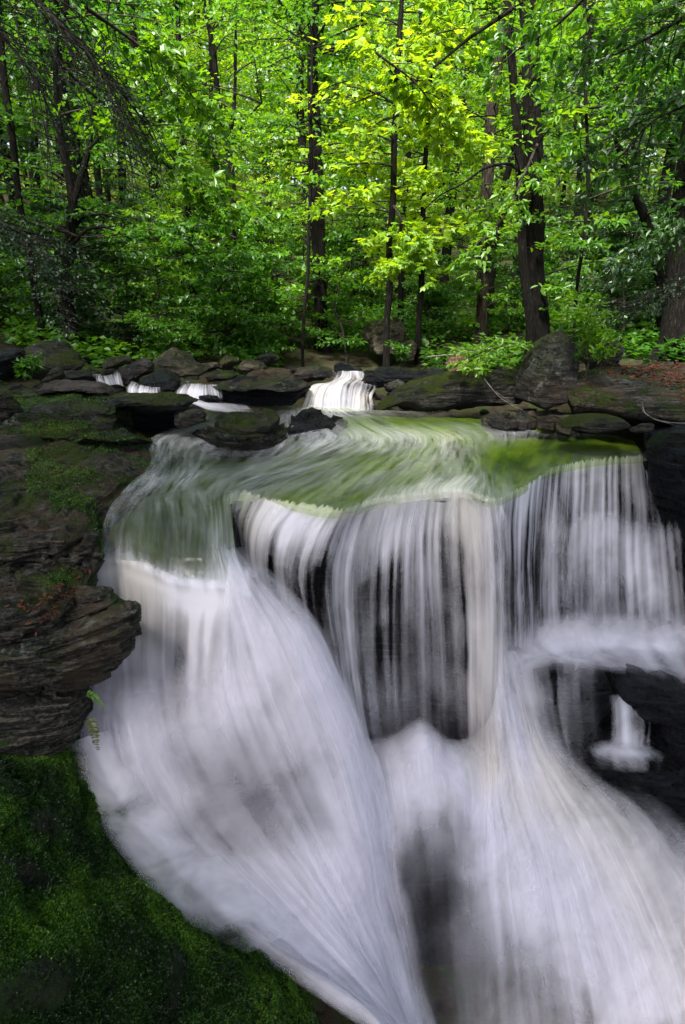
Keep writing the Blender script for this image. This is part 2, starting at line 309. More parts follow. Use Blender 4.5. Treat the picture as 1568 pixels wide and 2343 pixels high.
# ------------------------------------------------------------------ rocks
def sharp(a): return np.sign(a)*np.abs(a)**.55
def displace(G, nrm, amp, sc, strata=0., sfreq=9., seed=0., tilt=0.):
    p = G*sc+seed
    d = amp*fbm(p, 6, 2.1, .56)
    if strata:
        h = (G[..., 2]+tilt*G[..., 0])*sfreq+.8*fbm(G*1.3+seed, 3)
        for fr, am in ((1., .75), (2.9, .4)):
            k = np.floor(h*fr); f = np.clip((h*fr-k-.8)/.2, 0, 1); f = f*f*(3-2*f)
            j = lambda q: vnoise(np.stack([q*7.31+seed, np.floor(G[..., 0]*1.7+q*.37+.5*fbm(G*2, 2))*3.1, 0*q], -1))
            d = d+strata*am*1.3*(j(k)*(1-f)+j(k+1)*f)
    return G+nrm*d[..., None]
def blob(name, outline, Y, depth, mat, label=None, cat='boulder', group=None, p=3.0, amp=.045, sc=2.2, strata=.03, sfreq=10, seed=None, lean=0., n=84, bk=.8, parent=None, facets=16, tilt=0.):
    """a stone grown from its silhouette: it swells towards the viewer and away from him; lean tips its top away"""
    seed = random.random()*50 if seed is None else seed
    P = np.array([at(x, y, Y) for x, y in outline]); P = np.vstack([P, P[:1]])
    d = np.r_[0, np.cumsum(np.linalg.norm(np.diff(P, axis=0), axis=1))]; t = np.linspace(0, d[-1], n, endpoint=False)
    L = np.stack([np.interp(t, d, P[:, k]) for k in range(3)], 1)
    L = (L*2+np.roll(L, 1, 0)+np.roll(L, -1, 0))/4
    c = (L.min(0)+L.max(0))/2; hgt = max(np.ptp(L[:, 2]), .05)
    th = np.linspace(-math.pi/2, math.pi/2, 27); rings = []
    for a in th[1:-1]:
        s = max(math.cos(a), 0)**(2/p); q = math.copysign(abs(math.sin(a))**(2/p), a)
        ring = c+(L-c)*s; ring[:, 1] += -q*(depth if q > 0 else depth*bk)+lean*(ring[:, 2]-L[:, 2].min())/hgt*1.0
        rings.append(ring)
    G = np.array(rings); m = len(G)
    G2 = np.concatenate([G, G[:, :1]], 1)
    du = np.gradient(G2, axis=0); dv = np.gradient(G2, axis=1); nr = np.cross(du, dv)[:, :-1]
    nr /= np.linalg.norm(nr, axis=-1, keepdims=True)+1e-9
    if np.sum(nr*(G-c)) < 0: nr = -nr
    rs = np.random.default_rng(int(seed*1000)); Q = (G-c).reshape(-1, 3); ext = np.abs(Q).max(0)+1e-6
    for _ in range(facets):                # chip it: flat faces of broken rock
        v = rs.normal(0, 1, 3)*np.array([1, 1.3, 1]); v[1] -= .6; v[2] += .35; v = v/ext; v /= np.linalg.norm(v)
        h = Q@v; lim = h.max()*rs.uniform(.70, .92); Q = Q-np.maximum(h-lim, 0)[:, None]*v*.94
    G = c+Q.reshape(G.shape)
    G = displace(G, nr, amp, sc, strata, sfreq, seed, tilt)
    V = np.vstack([G.reshape(-1, 3), G[0].mean(0), G[-1].mean(0)]); i = np.arange(m*n).reshape(m, n); j = np.roll(i, -1, 1)
    q = np.stack([i[:-1], j[:-1], j[1:], i[1:]], -1).reshape(-1, 4)
    t0 = np.stack([j[0], i[0], np.full(n, m*n)], -1); t1 = np.stack([i[-1], j[-1], np.full(n, m*n+1)], -1)
    o = mesh_np(name, V, [q, t0, t1], M[mat] if isinstance(mat, str) else mat, parent=parent)
    if label: tag(o, label, cat, group)
    return o
def slab(name, lines, nu, nv, mat, label=None, cat='rock ledge', thick=.5, amp=.03, sc=2., strata=.04, sfreq=11, seed=1., tilt=0., drop=(0, .25, -1), kind=None):
    """a lofted rock skin with a back and sides: a solid piece of ledge"""
    G = loft(lines, nu, nv); nr = grid_normals(G); G = displace(G, nr, amp, sc, strata, sfreq, seed, tilt)
    d = np.array(drop, float); d = d/np.linalg.norm(d)*thick
    B = G+d; V = np.vstack([G.reshape(-1, 3), B.reshape(-1, 3)]); f = grid_faces(nu, nv); off = nu*nv
    i = np.arange(off).reshape(nu, nv); rim = np.concatenate([i[0, :], i[1:, -1], i[-1, -2::-1], i[-2:0:-1, 0]]); rn = np.roll(rim, -1)
    side = np.stack([rim, rim+off, rn+off, rn], -1)
    o = mesh_np(name, V, [f, f[:, ::-1]+off, side], M[mat])
    if label: tag(o, label, cat)
    if kind: tag(o, kind=kind)
    return o, G

# --- the cliff behind the falls and the ramp below it
cl = [
 [az(-420, 1140, .1), at(-420, 1330, 5.2), at(-420, 1700, 4.9), at(-420, 2300, 3.3)],
 [az(200, 1245, -.30), at(200, 1420, 4.8), at(200, 1760, 4.7), at(260, 2360, 3.7)],
 [az(350, 1330, -.48), at(352, 1450, 4.5), at(352, 1760, 4.6), at(420, 2450, 3.7)],
 [az(500, 1360, -.48), at(515, 1480, 4.5), at(560, 1760, 4.75), at(700, 2450, 3.75)],
 [az(545, 1150, -.08), at(560, 1350, 5.55), at(640, 1770, 5.4), at(880, 2500, 3.6)],
 [az(720, 1165, -.06), at(720, 1400, 5.75), at(770, 1770, 5.6), at(940, 2500, 3.65)],
 [az(900, 1140, -.06), at(900, 1400, 5.85), at(900, 1760, 5.7), at(1000, 2500, 3.65)],
 [az(1060, 1134, -.06), at(1060, 1400, 5.9), at(1060, 1760, 5.75), at(1120, 2500, 3.65)],
 [az(1125, 1148, -.06), at(1140, 1400, 6.0), at(1150, 1740, 5.8), at(1330, 2500, 3.7)],
 [az(1200, 1122, -.06), at(1200, 1380, 6.5), at(1215, 1700, 6.0), at(1500, 2500, 3.7)],
 [az(1255, 1082, -.06), at(1255, 1350, 7.0), at(1300, 1700, 6.1), at(1650, 2500, 3.7)],
 [az(1370, 1058, -.06), at(1370, 1350, 7.2), at(1420, 1720, 6.0), at(1900, 2450, 3.9)],
 [az(1480, 1050, -.06), at(1490, 1350, 7.4), at(1530, 1720, 6.0), at(2050, 2300, 4.2)],
 [az(1620, 1030, .25), at(1640, 1300, 7.6), at(1680, 1700, 6.3), at(2300, 2200, 4.6)],
 [az(2100, 1000, .4), at(2100, 1300, 7.8), at(2150, 1700, 6.6), at(2700, 2100, 5.0)],
]
CO = [np.array(v) for v in ((0, .16, -.10), (0, .22, -.05), (0, .25, -.1), (0, .6, -.7))]
cl = [[p+o+np.array([0, .5 if 0 < k < 4 and i else (.2 if k == 4 and i else 0), 0]) for i, (p, o) in enumerate(zip(l, CO))] for k, l in enumerate(cl)]
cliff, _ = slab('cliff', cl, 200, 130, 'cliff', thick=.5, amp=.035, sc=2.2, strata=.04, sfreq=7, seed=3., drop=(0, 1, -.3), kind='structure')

# --- ledge on the left
ledge = [
 [az(-420, 1000, .34), az(-420, 1040, .30), az(-420, 1080, .28), az(-420, 1120, .24), az(-420, 1160, .18), az(-420, 1200, .10)],
 [az(-100, 1000, .32), az(-100, 1035, .29), az(-100, 1075, .26), az(-100, 1110, .22), az(-100, 1150, .16), az(-100, 1200, .06)],
 [az(90, 996, .27), az(90, 1035, .24), az(90, 1075, .20), az(90, 1110, .15), az(90, 1150, .10), az(90, 1210, .02)],
 [az(200, 998, .20), az(220, 1035, .16), az(220, 1070, .12), az(210, 1110, .08), az(190, 1150, .04), az(160, 1230, -.06)],
 [az(300, 1000, .10), az(330, 1040, .05), az(325, 1070, .03), az(300, 1105, .0), az(250, 1150, -.04), az(205, 1240, -.16)],
 [az(370, 1010, -.05), az(410, 1050, -.07), az(390, 1080, -.08), az(350, 1120, -.08), az(290, 1170, -.13), az(235, 1262, -.36)],
 [az(430, 1010, -.25), az(480, 1050, -.27), az(450, 1090, -.3), az(400, 1130, -.3), az(330, 1190, -.35), az(262, 1290, -.55)],
]
LO, LG = slab('rock_ledge', ledge, 190, 190, 'ledge', 'broad gently sloping shale ledge with moss patches beside the pool', thick=.5, amp=.022, sc=3, strata=.03, sfreq=24, seed=8.)
block = [   # the stepped block in front of it: top edge, broken face, flat shelf with leaf litter, shelf edge
 [az(-420, 1130, .26), az(-420, 1180, .20), at(-420, 1265, 4.45), az(-420, 1330, -.22), az(-420, 1440, -.26), at(-420, 1500, 3.85)],
 [az(-60, 1130, .24), az(-60, 1180, .18), at(-60, 1262, 4.5), az(-60, 1310, -.20), az(-60, 1420, -.24), at(-60, 1485, 3.9)],
 [az(60, 1125, .18), az(60, 1172, .14), at(60, 1255, 4.52), az(60, 1295, -.20), az(60, 1415, -.25), at(50, 1475, 3.95)],
 [az(140, 1118, .11), az(150, 1158, .08), at(150, 1235, 4.62), az(140, 1280, -.20), az(125, 1400, -.27), at(110, 1462, 4.0)],
 [az(190, 1118, .04), az(205, 1152, .0), at(212, 1225, 4.75), az(205, 1275, -.24), az(175, 1350, -.28), at(160, 1420, 4.1)],
 [az(208, 1125, -.1), az(220, 1165, -.15), at(228, 1235, 4.85), at(222, 1285, 4.72), at(200, 1345, 4.5), at(190, 1420, 4.3)],
]
BO, BKG = slab('rock_ledge', block, 150, 200, 'ledge', 'stepped shale block with moss tufts and brown leaf litter above the overhang', thick=.4, amp=.03, sc=3, strata=.06, sfreq=15, seed=21., drop=(-.6, .5, -.8))
nose = [
 [at(-420, 1470, 3.9), at(-420, 1530, 3.62), at(-420, 1600, 3.6), at(-420, 1680, 3.75), at(-420, 1690, 4.3)],
 [at(-40, 1420, 4.1), at(-40, 1490, 3.72), at(-40, 1540, 3.68), at(-40, 1590, 3.8), at(-40, 1595, 4.3)],
 [at(60, 1412, 4.1), at(60, 1470, 3.76), at(60, 1520, 3.70), at(60, 1572, 3.82), at(60, 1570, 4.3)],
 [at(150, 1400, 4.15), at(155, 1440, 3.82), at(155, 1500, 3.76), at(150, 1562, 3.86), at(150, 1560, 4.3)],
 [at(225, 1388, 4.2), at(232, 1408, 3.92), at(236, 1465, 3.84), at(226, 1538, 3.92), at(222, 1535, 4.3)],
 [at(272, 1386, 4.2), at(292, 1392, 4.0), at(293, 1440, 3.92), at(276, 1512, 3.98), at(268, 1505, 4.3)],
 [at(300, 1388, 4.25), at(314, 1400, 4.12), at(310, 1440, 4.08), at(292, 1492, 4.1), at(280, 1480, 4.3)],
 [at(300, 1400, 4.4), at(304, 1420, 4.4), at(300, 1440, 4.4), at(285, 1480, 4.4), at(275, 1470, 4.45)],
]
NO, NG = slab('rock_overhang', nose, 170, 190, 'nose', 'layered nose of pale lichened shale jutting over the white water', 'rock ledge', thick=.25, amp=.018, sc=5, strata=.05, sfreq=17, seed=31., tilt=-.22, drop=(-.8, .6, 0))
blob('ledge_stone', [(85, 1396), (120, 1372), (180, 1352), (225, 1345), (250, 1362), (256, 1384), (225, 1400), (160, 1418), (100, 1432)], 4.22, .16, 'nose', 'small lichened stone wedged on top of the jutting shale nose', 'stone', strata=.03, sfreq=22, amp=.02, sc=6)
low = [
 [at(-420, 1600, 3.9), at(-420, 1680, 3.66), at(-420, 1760, 3.6), at(-420, 1800, 3.8)],
 [at(-30, 1570, 4.0), at(-30, 1640, 3.74), at(-30, 1710, 3.66), at(-30, 1760, 3.75)],
 [at(90, 1560, 4.05), at(90, 1620, 3.80), at(90, 1690, 3.74), at(90, 1738, 3.8)],
 [at(160, 1556, 4.1), at(168, 1600, 3.88), at(160, 1660, 3.84), at(140, 1715, 3.9)],
 [at(190, 1560, 4.15), at(206, 1610, 4.0), at(184, 1645, 3.98), at(165, 1700, 4.0)],
 [at(195, 1570, 4.4), at(207, 1615, 4.4), at(188, 1648, 4.4), at(168, 1695, 4.4)],
]
slab('rock_ledge', low, 130, 140, 'nose', 'dark blocky shale course tucked beneath the jutting nose', thick=.25, amp=.03, sc=4, strata=.035, sfreq=13, seed=41., drop=(-.8, .6, 0))
# --- moss bank at the bottom left
bank = [
 [at(-500, 1730, 3.5), at(-500, 1900, 2.9), at(-500, 2100, 2.4), at(-500, 2343, 2.0), at(-500, 2700, 1.6)],
 [at(-80, 1715, 3.75), at(-80, 1850, 3.15), at(-80, 2050, 2.6), at(-80, 2300, 2.15), at(-80, 2700, 1.7)],
 [at(60, 1700, 3.9), at(70, 1830, 3.35), at(90, 2040, 2.75), at(110, 2300, 2.25), at(150, 2700, 1.75)],
 [at(140, 1690, 4.1), at(165, 1820, 3.6), at(210, 2010, 3.0), at(280, 2230, 2.5), at(380, 2700, 1.9)],
 [at(180, 1690, 4.25), at(235, 1830, 3.85), at(330, 2010, 3.3), at(440, 2180, 2.8), at(640, 2700, 2.05)],
 [at(215, 1720, 4.4), at(285, 1850, 4.05), at(430, 2050, 3.5), at(580, 2215, 3.05), at(860, 2700, 2.25)],
 [at(250, 1800, 4.55), at(330, 1900, 4.2), at(480, 2080, 3.65), at(660, 2250, 3.25), at(1000, 2700, 2.45)],
 [at(290, 1950, 4.6), at(370, 2020, 4.3), at(520, 2170, 3.75), at(700, 2330, 3.35), at(1040, 2800, 2.5)],
]
mbank, BG = slab('mossy_bank', bank, 180, 220, 'mossbank', 'dark moss covered rock bank below the white water', 'mossy rock', thick=.4, amp=.06, sc=2.6, strata=.03, sfreq=6, seed=51., drop=(-.5, .2, -.8))

# --- upper left tiers
tier = [
 [az(-420, 880, .62), az(-420, 912, .58), at(-420, 935, 7.55), at(-420, 968, 7.35), at(-420, 1010, 7.1)],
 [az(-60, 880, .58), az(-60, 915, .52), at(-60, 940, 7.5), at(-60, 970, 7.3), at(-60, 1008, 7.0)],
 [az(60, 878, .55), az(60, 910, .48), at(60, 935, 7.5), at(60, 966, 7.3), at(60, 1006, 6.95)],
 [az(150, 880, .52), az(160, 906, .45), at(160, 930, 7.5), at(160, 962, 7.3), at(165, 1004, 6.9)],
 [az(230, 886, .46), az(255, 906, .41), at(250, 935, 7.55), at(240, 966, 7.35), at(260, 1004, 6.9)],
 [az(270, 892, .40), az(285, 908, .35), at(262, 938, 7.9), at(270, 968, 7.5), at(310, 1002, 7.0)],
 [az(280, 898, .2), az(290, 915, .15), at(266, 942, 8.3), at(280, 972, 7.9), at(325, 1004, 7.3)],
]
TO, TG = slab('rock_ledge', tier, 160, 150, 'mossy', 'tiered mossy shale outcrop at the far left of the pool', thick=.6, amp=.03, sc=3, strata=.07, sfreq=11, seed=61., drop=(0, 1, -.3))
blob('recess_shade_rock', [(250, 912), (330, 912), (440, 925), (470, 950), (420, 985), (330, 992), (262, 985)], 8.5, .18, 'dark', 'rock face beneath the mossy slab lip, hollow shade painted in as blue black', 'rock', strata=.02, p=3.5)  # dark stone standing in for the shade of the undercut
blob('rock_slab', [(240, 902), (300, 897), (380, 899), (432, 906), (458, 926), (440, 932), (390, 921), (330, 918), (270, 922), (245, 916)], 8.05, .45, 'mossy', 'thin mossy slab lip roofing a dark blue hollow', 'rock slab', strata=.02, p=3)
blob('mossy_stone', [(405, 950), (440, 938), (466, 944), (468, 960), (430, 972), (405, 968)], 7.9, .2, 'mossy', 'small bright moss cushion stone below the dark hollow', 'stone', amp=.02)
blob('rock_slab', [(90, 872), (140, 868), (210, 872), (245, 884), (262, 897), (200, 902), (110, 896)], 8.8, .5, 'purple', 'flat grey violet slab on the upper left terrace', 'rock slab', strata=.015, p=3)
blob('mossy_stone', [(-60, 880), (0, 885), (30, 905), (48, 935), (30, 962), (-20, 970), (-80, 960)], 6.4, .3, 'mossy', 'rounded dark moss stone cut off by the left edge of the photo', 'stone')
blob('stone', [(455, 905), (478, 897), (505, 905), (518, 918), (500, 926), (468, 924)], 8.9, .15, 'wet', 'small black wet stone at the foot of the left cascade', 'stone')
isl = [[az(430, 1000, .0), az(470, 975, .2), az(520, 950, .28), az(540, 940, .22)][::-1], [az(500, 1038, -.06), az(520, 1005, .16), az(550, 968, .32), az(570, 938, .26)][::-1],
 [az(600, 1045, -.08), az(600, 1010, .14), az(612, 972, .30), az(612, 940, .26)][::-1], [az(650, 1035, -.06), az(655, 1010, .06), az(650, 972, .2), az(645, 944, .22)][::-1], [az(690, 1020, -.1), az(690, 1005, .0), az(680, 975, .06), az(672, 950, .1)][::-1]]
slab('mossy_stone', isl, 90, 80, 'mossy', 'mossy layered rock island in the stream left of centre', 'rock', thick=.35, amp=.04, sc=3, strata=.07, sfreq=15, seed=95., drop=(0, .3, -1))
isw = [[az(640, 1000, .04), az(625, 1030, -.02), az(600, 1050, -.1)], [az(680, 942, .26), az(668, 985, .14), az(650, 1035, -.08)], [az(725, 940, .27), az(715, 975, .16), az(700, 1022, -.06)], [az(768, 955, .2), az(762, 980, .1), az(745, 1012, -.06)], [az(800, 962, .08), az(792, 985, .02), az(775, 1010, -.1)]]
slab('wet_rock', isw, 80, 70, 'wet', 'glistening black rock with water sheeting over it beside the mossy island', 'rock', thick=.35, amp=.04, sc=3, strata=.05, sfreq=14, seed=97., drop=(0, .3, -1))
# --- boulders along the far shore (left of the stream)
blob('boulder', [(30, 800), (60, 782), (110, 775), (140, 800), (192, 838), (150, 848), (80, 842), (35, 832)], 10.5, .5, 'mossy', 'big sloping boulder green with moss at the left bank', strata=.03, lean=.35)
blob('boulder', [(350, 815), (372, 800), (396, 793), (418, 808), (440, 828), (470, 852), (420, 862), (370, 858), (344, 842)], 10.3, .45, 'tan', 'peaked tan boulder with lichen cracks on the left shore', lean=.25, strata=.02)
blob('boulder', [(265, 842), (285, 828), (318, 820), (344, 838), (342, 856), (325, 868), (300, 884), (270, 872)], 9.7, .4, 'purple', 'smooth violet brown boulder with a wet foot between two small cascades', lean=.3)
blob('boulder', [(232, 826), (252, 814), (280, 816), (290, 830), (262, 842), (238, 842)], 10.3, .3, 'tan', 'flat topped tan stone behind the violet boulder', strata=.01, lean=.2)
blob('wet_rock', [(300, 885), (322, 862), (352, 852), (388, 856), (412, 872), (408, 895), (380, 904), (340, 906), (305, 902)], 9.3, .35, 'wet', 'shiny wet dome rock with water running down its left side', 'rock', lean=.3, strata=.02)
blob('rock_slab', [(490, 885), (540, 868), (620, 864), (690, 862), (720, 872), (718, 892), (700, 915), (600, 926), (505, 924), (488, 908)], 9.4, .45, 'dark', 'long blue black table slab beside the bright upper cascade', 'rock slab', strata=.05, sfreq=15, p=3.4)
blob('rock_slab', [(488, 880), (560, 866), (660, 858), (716, 868), (724, 878), (640, 882), (560, 888), (500, 892)], 9.3, .5, 'boulder', 'thin weathered cap stone lying along the blue black table slab', 'rock slab', strata=.025, p=3)
blob('boulder', [(565, 862), (600, 846), (640, 838), (668, 850), (676, 866), (620, 872), (570, 870)], 9.9, .35, 'boulder', 'low dark hump boulder on the table slab', strata=.02)
blob('boulder', [(660, 858), (690, 840), (740, 832), (764, 842), (762, 862), (735, 872), (690, 872)], 10.1, .4, 'boulder', 'smooth pinkish brown boulder left of the white upper cascade', strata=.015)
blob('boulder', [(500, 832), (512, 810), (536, 808), (546, 826), (530, 842), (508, 842)], 11.5, .3, 'boulder', 'small round grey boulder under the ferns')
blob('boulder', [(548, 840), (562, 828), (590, 827), (614, 838), (600, 852), (562, 855)], 10.9, .3, 'tan', 'low tan boulder in front of the leafy bank')
blob('boulder', [(588, 818), (604, 808), (630, 810), (640, 826), (620, 836), (594, 832)], 12, .3, 'boulder', 'small brownish boulder half hidden by ground leaves')
blob('boulder', [(450, 835), (470, 826), (500, 830), (510, 842), (480, 850), (455, 848)], 10.9, .25, 'tan', 'flat tan stone right of the peaked boulder')
blob('boulder', [(470, 858), (495, 845), (530, 848), (545, 860), (520, 868), (480, 870)], 10.2, .25, 'boulder', 'dark low stone at the waterline behind the table slab')
blob('rock_slab', [(120, 862), (170, 848), (230, 844), (262, 850), (255, 866), (200, 872), (130, 874)], 9.9, .35, 'boulder', 'grey weathered slab below the big mossy boulder', 'rock slab')
blob('boulder', [(-40, 830), (0, 802), (36, 806), (46, 836), (20, 862), (-40, 862)], 10.2, .5, 'dark', 'dark boulder at the left edge under the hemlock')
blob('boulder', [(96, 866), (108, 842), (132, 840), (144, 858), (130, 876), (104, 878)], 9.5, .2, 'boulder', 'upright brown stone beside the leafy herb')
# --- stones right of the upper cascade
blob('boulder', [(768, 838), (790, 826), (830, 850), (822, 858), (780, 852)], 11, .25, 'dark', 'dark wedge stone at the head of the upper cascade')
blob('boulder', [(852, 858), (868, 840), (930, 838), (960, 852), (955, 872), (900, 880), (862, 876)], 10.6, .35, 'dark', 'flat faced navy boulder right of the upper cascade')
blob('boulder', [(830, 872), (838, 848), (856, 850), (898, 878), (880, 886), (842, 884)], 10.1, .2, 'dark', 'leaning slab stone beside the falling white water')
blob('boulder', [(928, 872), (965, 835), (1000, 842), (1050, 862), (1000, 880), (940, 886)], 10.3, .35, 'dark', 'angular roof shaped stone with a dark front')
blob('boulder', [(880, 882), (910, 876), (940, 882), (930, 892), (890, 892)], 9.9, .15, 'boulder', 'thin flat stone at the edge of the pool inlet')
blob('tree_stump', [(1018, 812), (1050, 810), (1078, 814), (1080, 845), (1068, 868), (1040, 860), (1019, 848)], 10.6, .2, 'stump', 'square reddish brown stump on the right shore', 'stump', p=4, strata=0, amp=.02)
blob('boulder', [(832, 770), (846, 738), (880, 726), (900, 722), (918, 740), (930, 790), (926, 812), (880, 815), (840, 808)], 14.5, .7, 'tan', 'tall grey boulder standing behind a thin trunk', lean=.3, strata=.02, amp=.06, sc=1.4)
blob('boulder', [(925, 780), (945, 772), (958, 790), (950, 818), (930, 824), (918, 805)], 14, .35, 'tan', 'small grey boulder leaning against the tall boulder')
def cobbles():
    rs = np.random.default_rng(77); kinds = []
    for i, mt in enumerate(['boulder', 'tan', 'purple', 'dark', 'mossy']):
        a = np.linspace(0, 2*math.pi, 9, endpoint=False); r = 40*(.7+.5*rs.random(9)); o = blob('cobble', [(784+x, 900+y) for x, y in zip(r*np.cos(a)*1.3, -r*np.sin(a)*.75)], 10, .25, mt, seed=float(i*3+1), n=40, facets=14, amp=.02)
        c = np.zeros(len(o.data.vertices)*3, np.float32); o.data.vertices.foreach_get('co', c); c = c.reshape(-1, 3); c -= (c.max(0)+c.min(0))/2; c /= np.abs(c[:, 0]).max(); o.data.vertices.foreach_set('co', c.ravel()); o.data.update()
        tag(o, 'small loose stone among many on the stony shore upstream', 'stone', 'loose stones on the shore'); kinds.append(o)
    for k in range(120):
        y = rs.uniform(9.7, 13.5); x = rs.uniform(-.50, .30)*y
        o = kinds[k] if k < 5 else kinds[rs.integers(5)].copy()
        if k >= 5: C.objects.link(o)
        g = rs.uniform(.07, .20); o.location = (x, y, float(ground_z(x, y))+g*.18); o.scale = (g, g*rs.uniform(.8, 1.2), g*rs.uniform(.7, 1.1)); o.rotation_euler = (rs.normal(0, .15), rs.normal(0, .15), rs.uniform(0, 6.28))
cobbles()
# --- right bank
blob('long_boulder', [(842, 914), (860, 896), (920, 878), (1000, 862), (1090, 844), (1160, 836), (1200, 838), (1212, 860), (1206, 905), (1180, 930), (1080, 938), (960, 940), (870, 936), (845, 928)], 9.3, .45, 'mossy', 'long low boulder with a mossy snout and pale lichen end', 'boulder', strata=.03, sfreq=12, tilt=-.18, p=2.8, amp=.03, lean=.2)
blob('boulder', [(1180, 918), (1190, 880), (1225, 820), (1248, 770), (1275, 752), (1310, 760), (1345, 790), (1340, 850), (1310, 890), (1290, 930), (1240, 936), (1190, 930)], 8.9, .5, 'boulder', 'tall hunched brown boulder behind the maple seedling', strata=.01, lean=.4, amp=.05, sc=1.8)
blob('boulder', [(1330, 800), (1370, 765), (1410, 765), (1432, 800), (1420, 840), (1360, 850)], 9.6, .4, 'boulder', 'rounded grey boulder in shade right of the hunched boulder', lean=.3)
rsl = [
 [at(1295, 870, 8.9), at(1300, 900, 8.55), at(1312, 925, 8.35), at(1320, 945, 8.4), at(1330, 950, 9.0)],
 [az(1330, 848, .73), az(1340, 885, .60), at(1350, 925, 8.1), at(1355, 942, 8.2), at(1365, 945, 8.9)],
 [az(1430, 838, .76), az(1430, 888, .60), at(1440, 935, 7.95), at(1445, 955, 8.05), at(1450, 955, 8.8)],
 [az(1520, 830, .80), az(1530, 888, .61), at(1540, 945, 7.8), at(1545, 968, 7.9), at(1550, 965, 8.7)],
 [az(1640, 825, .84), az(1660, 890, .62), at(1680, 955, 7.7), at(1685, 985, 7.8), at(1690, 980, 8.6)],
 [az(2000, 815, .9), az(2050, 890, .65), at(2080, 960, 7.6), at(2090, 1000, 7.7), at(2090, 990, 8.5)],
]
RO, RG = slab('rock_slab', rsl, 110, 90, 'ledge', 'large tilted grey slab with moss lines and red leaf litter on the right bank', 'rock slab', thick=.4, amp=.02, sc=3, strata=.025, sfreq=16, seed=71., drop=(.2, 1, -.2))
blob('recess_shade_rock', [(1300, 935), (1400, 935), (1540, 950), (1640, 960), (1700, 1010), (1560, 1000), (1420, 985), (1310, 965)], 8.6, .2, 'dark', 'rock under the tilted slab on the right bank, hollow shade painted in as black', 'rock', p=3)  # shade below the slab put in as a near-black stone
blob('mossy_stone', [(1275, 962), (1330, 948), (1400, 952), (1440, 968), (1420, 985), (1330, 985), (1280, 978)], 7.7, .35, 'mossy', 'low moss shelf at the waterline beneath the tilted slab', 'rock', strata=.01, amp=.015, p=2.4)
blob('stone', [(1440, 985), (1470, 968), (1500, 966), (1490, 985), (1455, 992)], 7.5, .1, 'ledge', 'small slab chip near the right end of the lip', 'stone', amp=.01, strata=.01)
endw = [
 [az(1482, 1000, .06), at(1485, 1046, 7.05), at(1500, 1160, 7.1), at(1540, 1260, 7.2), at(1575, 1420, 7.2), at(1580, 1560, 7.1)],
 [az(1510, 985, .16), at(1520, 1030, 6.9), at(1540, 1150, 6.85), at(1580, 1280, 6.8), at(1620, 1430, 6.8), at(1640, 1600, 6.7)],
 [az(1570, 975, .26), at(1590, 1030, 6.75), at(1610, 1160, 6.6), at(1660, 1300, 6.5), at(1700, 1450, 6.5), at(1720, 1620, 6.4)],
 [az(1750, 970, .36), at(1780, 1040, 6.6), at(1800, 1180, 6.4), at(1850, 1320, 6.3), at(1900, 1500, 6.2), at(1950, 1650, 6.1)],
 [az(2200, 970, .40), at(2250, 1060, 6.4), at(2280, 1200, 6.2), at(2350, 1380, 6.1), at(2400, 1550, 6.0), at(2450, 1700, 5.9)],
]
slab('rock_wall', endw, 80, 110, 'dark', 'black rock wall with a mossy top closing the right end of the falls', 'rock wall', thick=.5, amp=.05, sc=2, strata=.05, sfreq=8, seed=81., drop=(.4, 1, -.2))
blob('mossy_stone', [(1478, 1008), (1510, 985), (1570, 978), (1640, 985), (1660, 1060), (1600, 1110), (1545, 1080), (1500, 1040)], 7.0, .2, 'mossbank', 'dark green moss pad on top of the right rock wall', 'moss', amp=.03, strata=.0, p=2.2)
# rocks below the right fall
blob('rock_block', [(1185, 1545), (1230, 1515), (1300, 1508), (1370, 1515), (1390, 1540), (1388, 1610), (1360, 1640), (1280, 1655), (1215, 1690), (1180, 1650)], 6.05, .45, 'dark', 'square black block under the right fall with a crisp dark side', 'rock', p=4, strata=.02, amp=.03, facets=4)
blob('rock_block', [(1400, 1560), (1450, 1540), (1530, 1560), (1640, 1590), (1660, 1720), (1560, 1705), (1490, 1680), (1480, 1620), (1410, 1600)], 5.75, .4, 'wet', 'glistening wet black rock at the right edge beside the little spout', 'rock', p=3.4, strata=.03, amp=.04, facets=3)
slab('rock_apron', [[at(1150, 1600, 5.95), at(1200, 1700, 5.75), at(1260, 1850, 5.45), at(1330, 2050, 5.1)], [at(1300, 1640, 5.85), at(1350, 1740, 5.6), at(1430, 1880, 5.32), at(1530, 2080, 5.0)],
  [at(1450, 1680, 5.7), at(1500, 1770, 5.48), at(1580, 1900, 5.25), at(1680, 2080, 4.95)], [at(1640, 1690, 5.6), at(1700, 1780, 5.4), at(1780, 1900, 5.2), at(1880, 2060, 4.9)]], 90, 80, 'wet', 'sloping dark wet apron of rock beneath the little spout', 'rock', thick=.3, amp=.05, sc=3, strata=.04, sfreq=12, seed=91., drop=(0, 1, -.4))

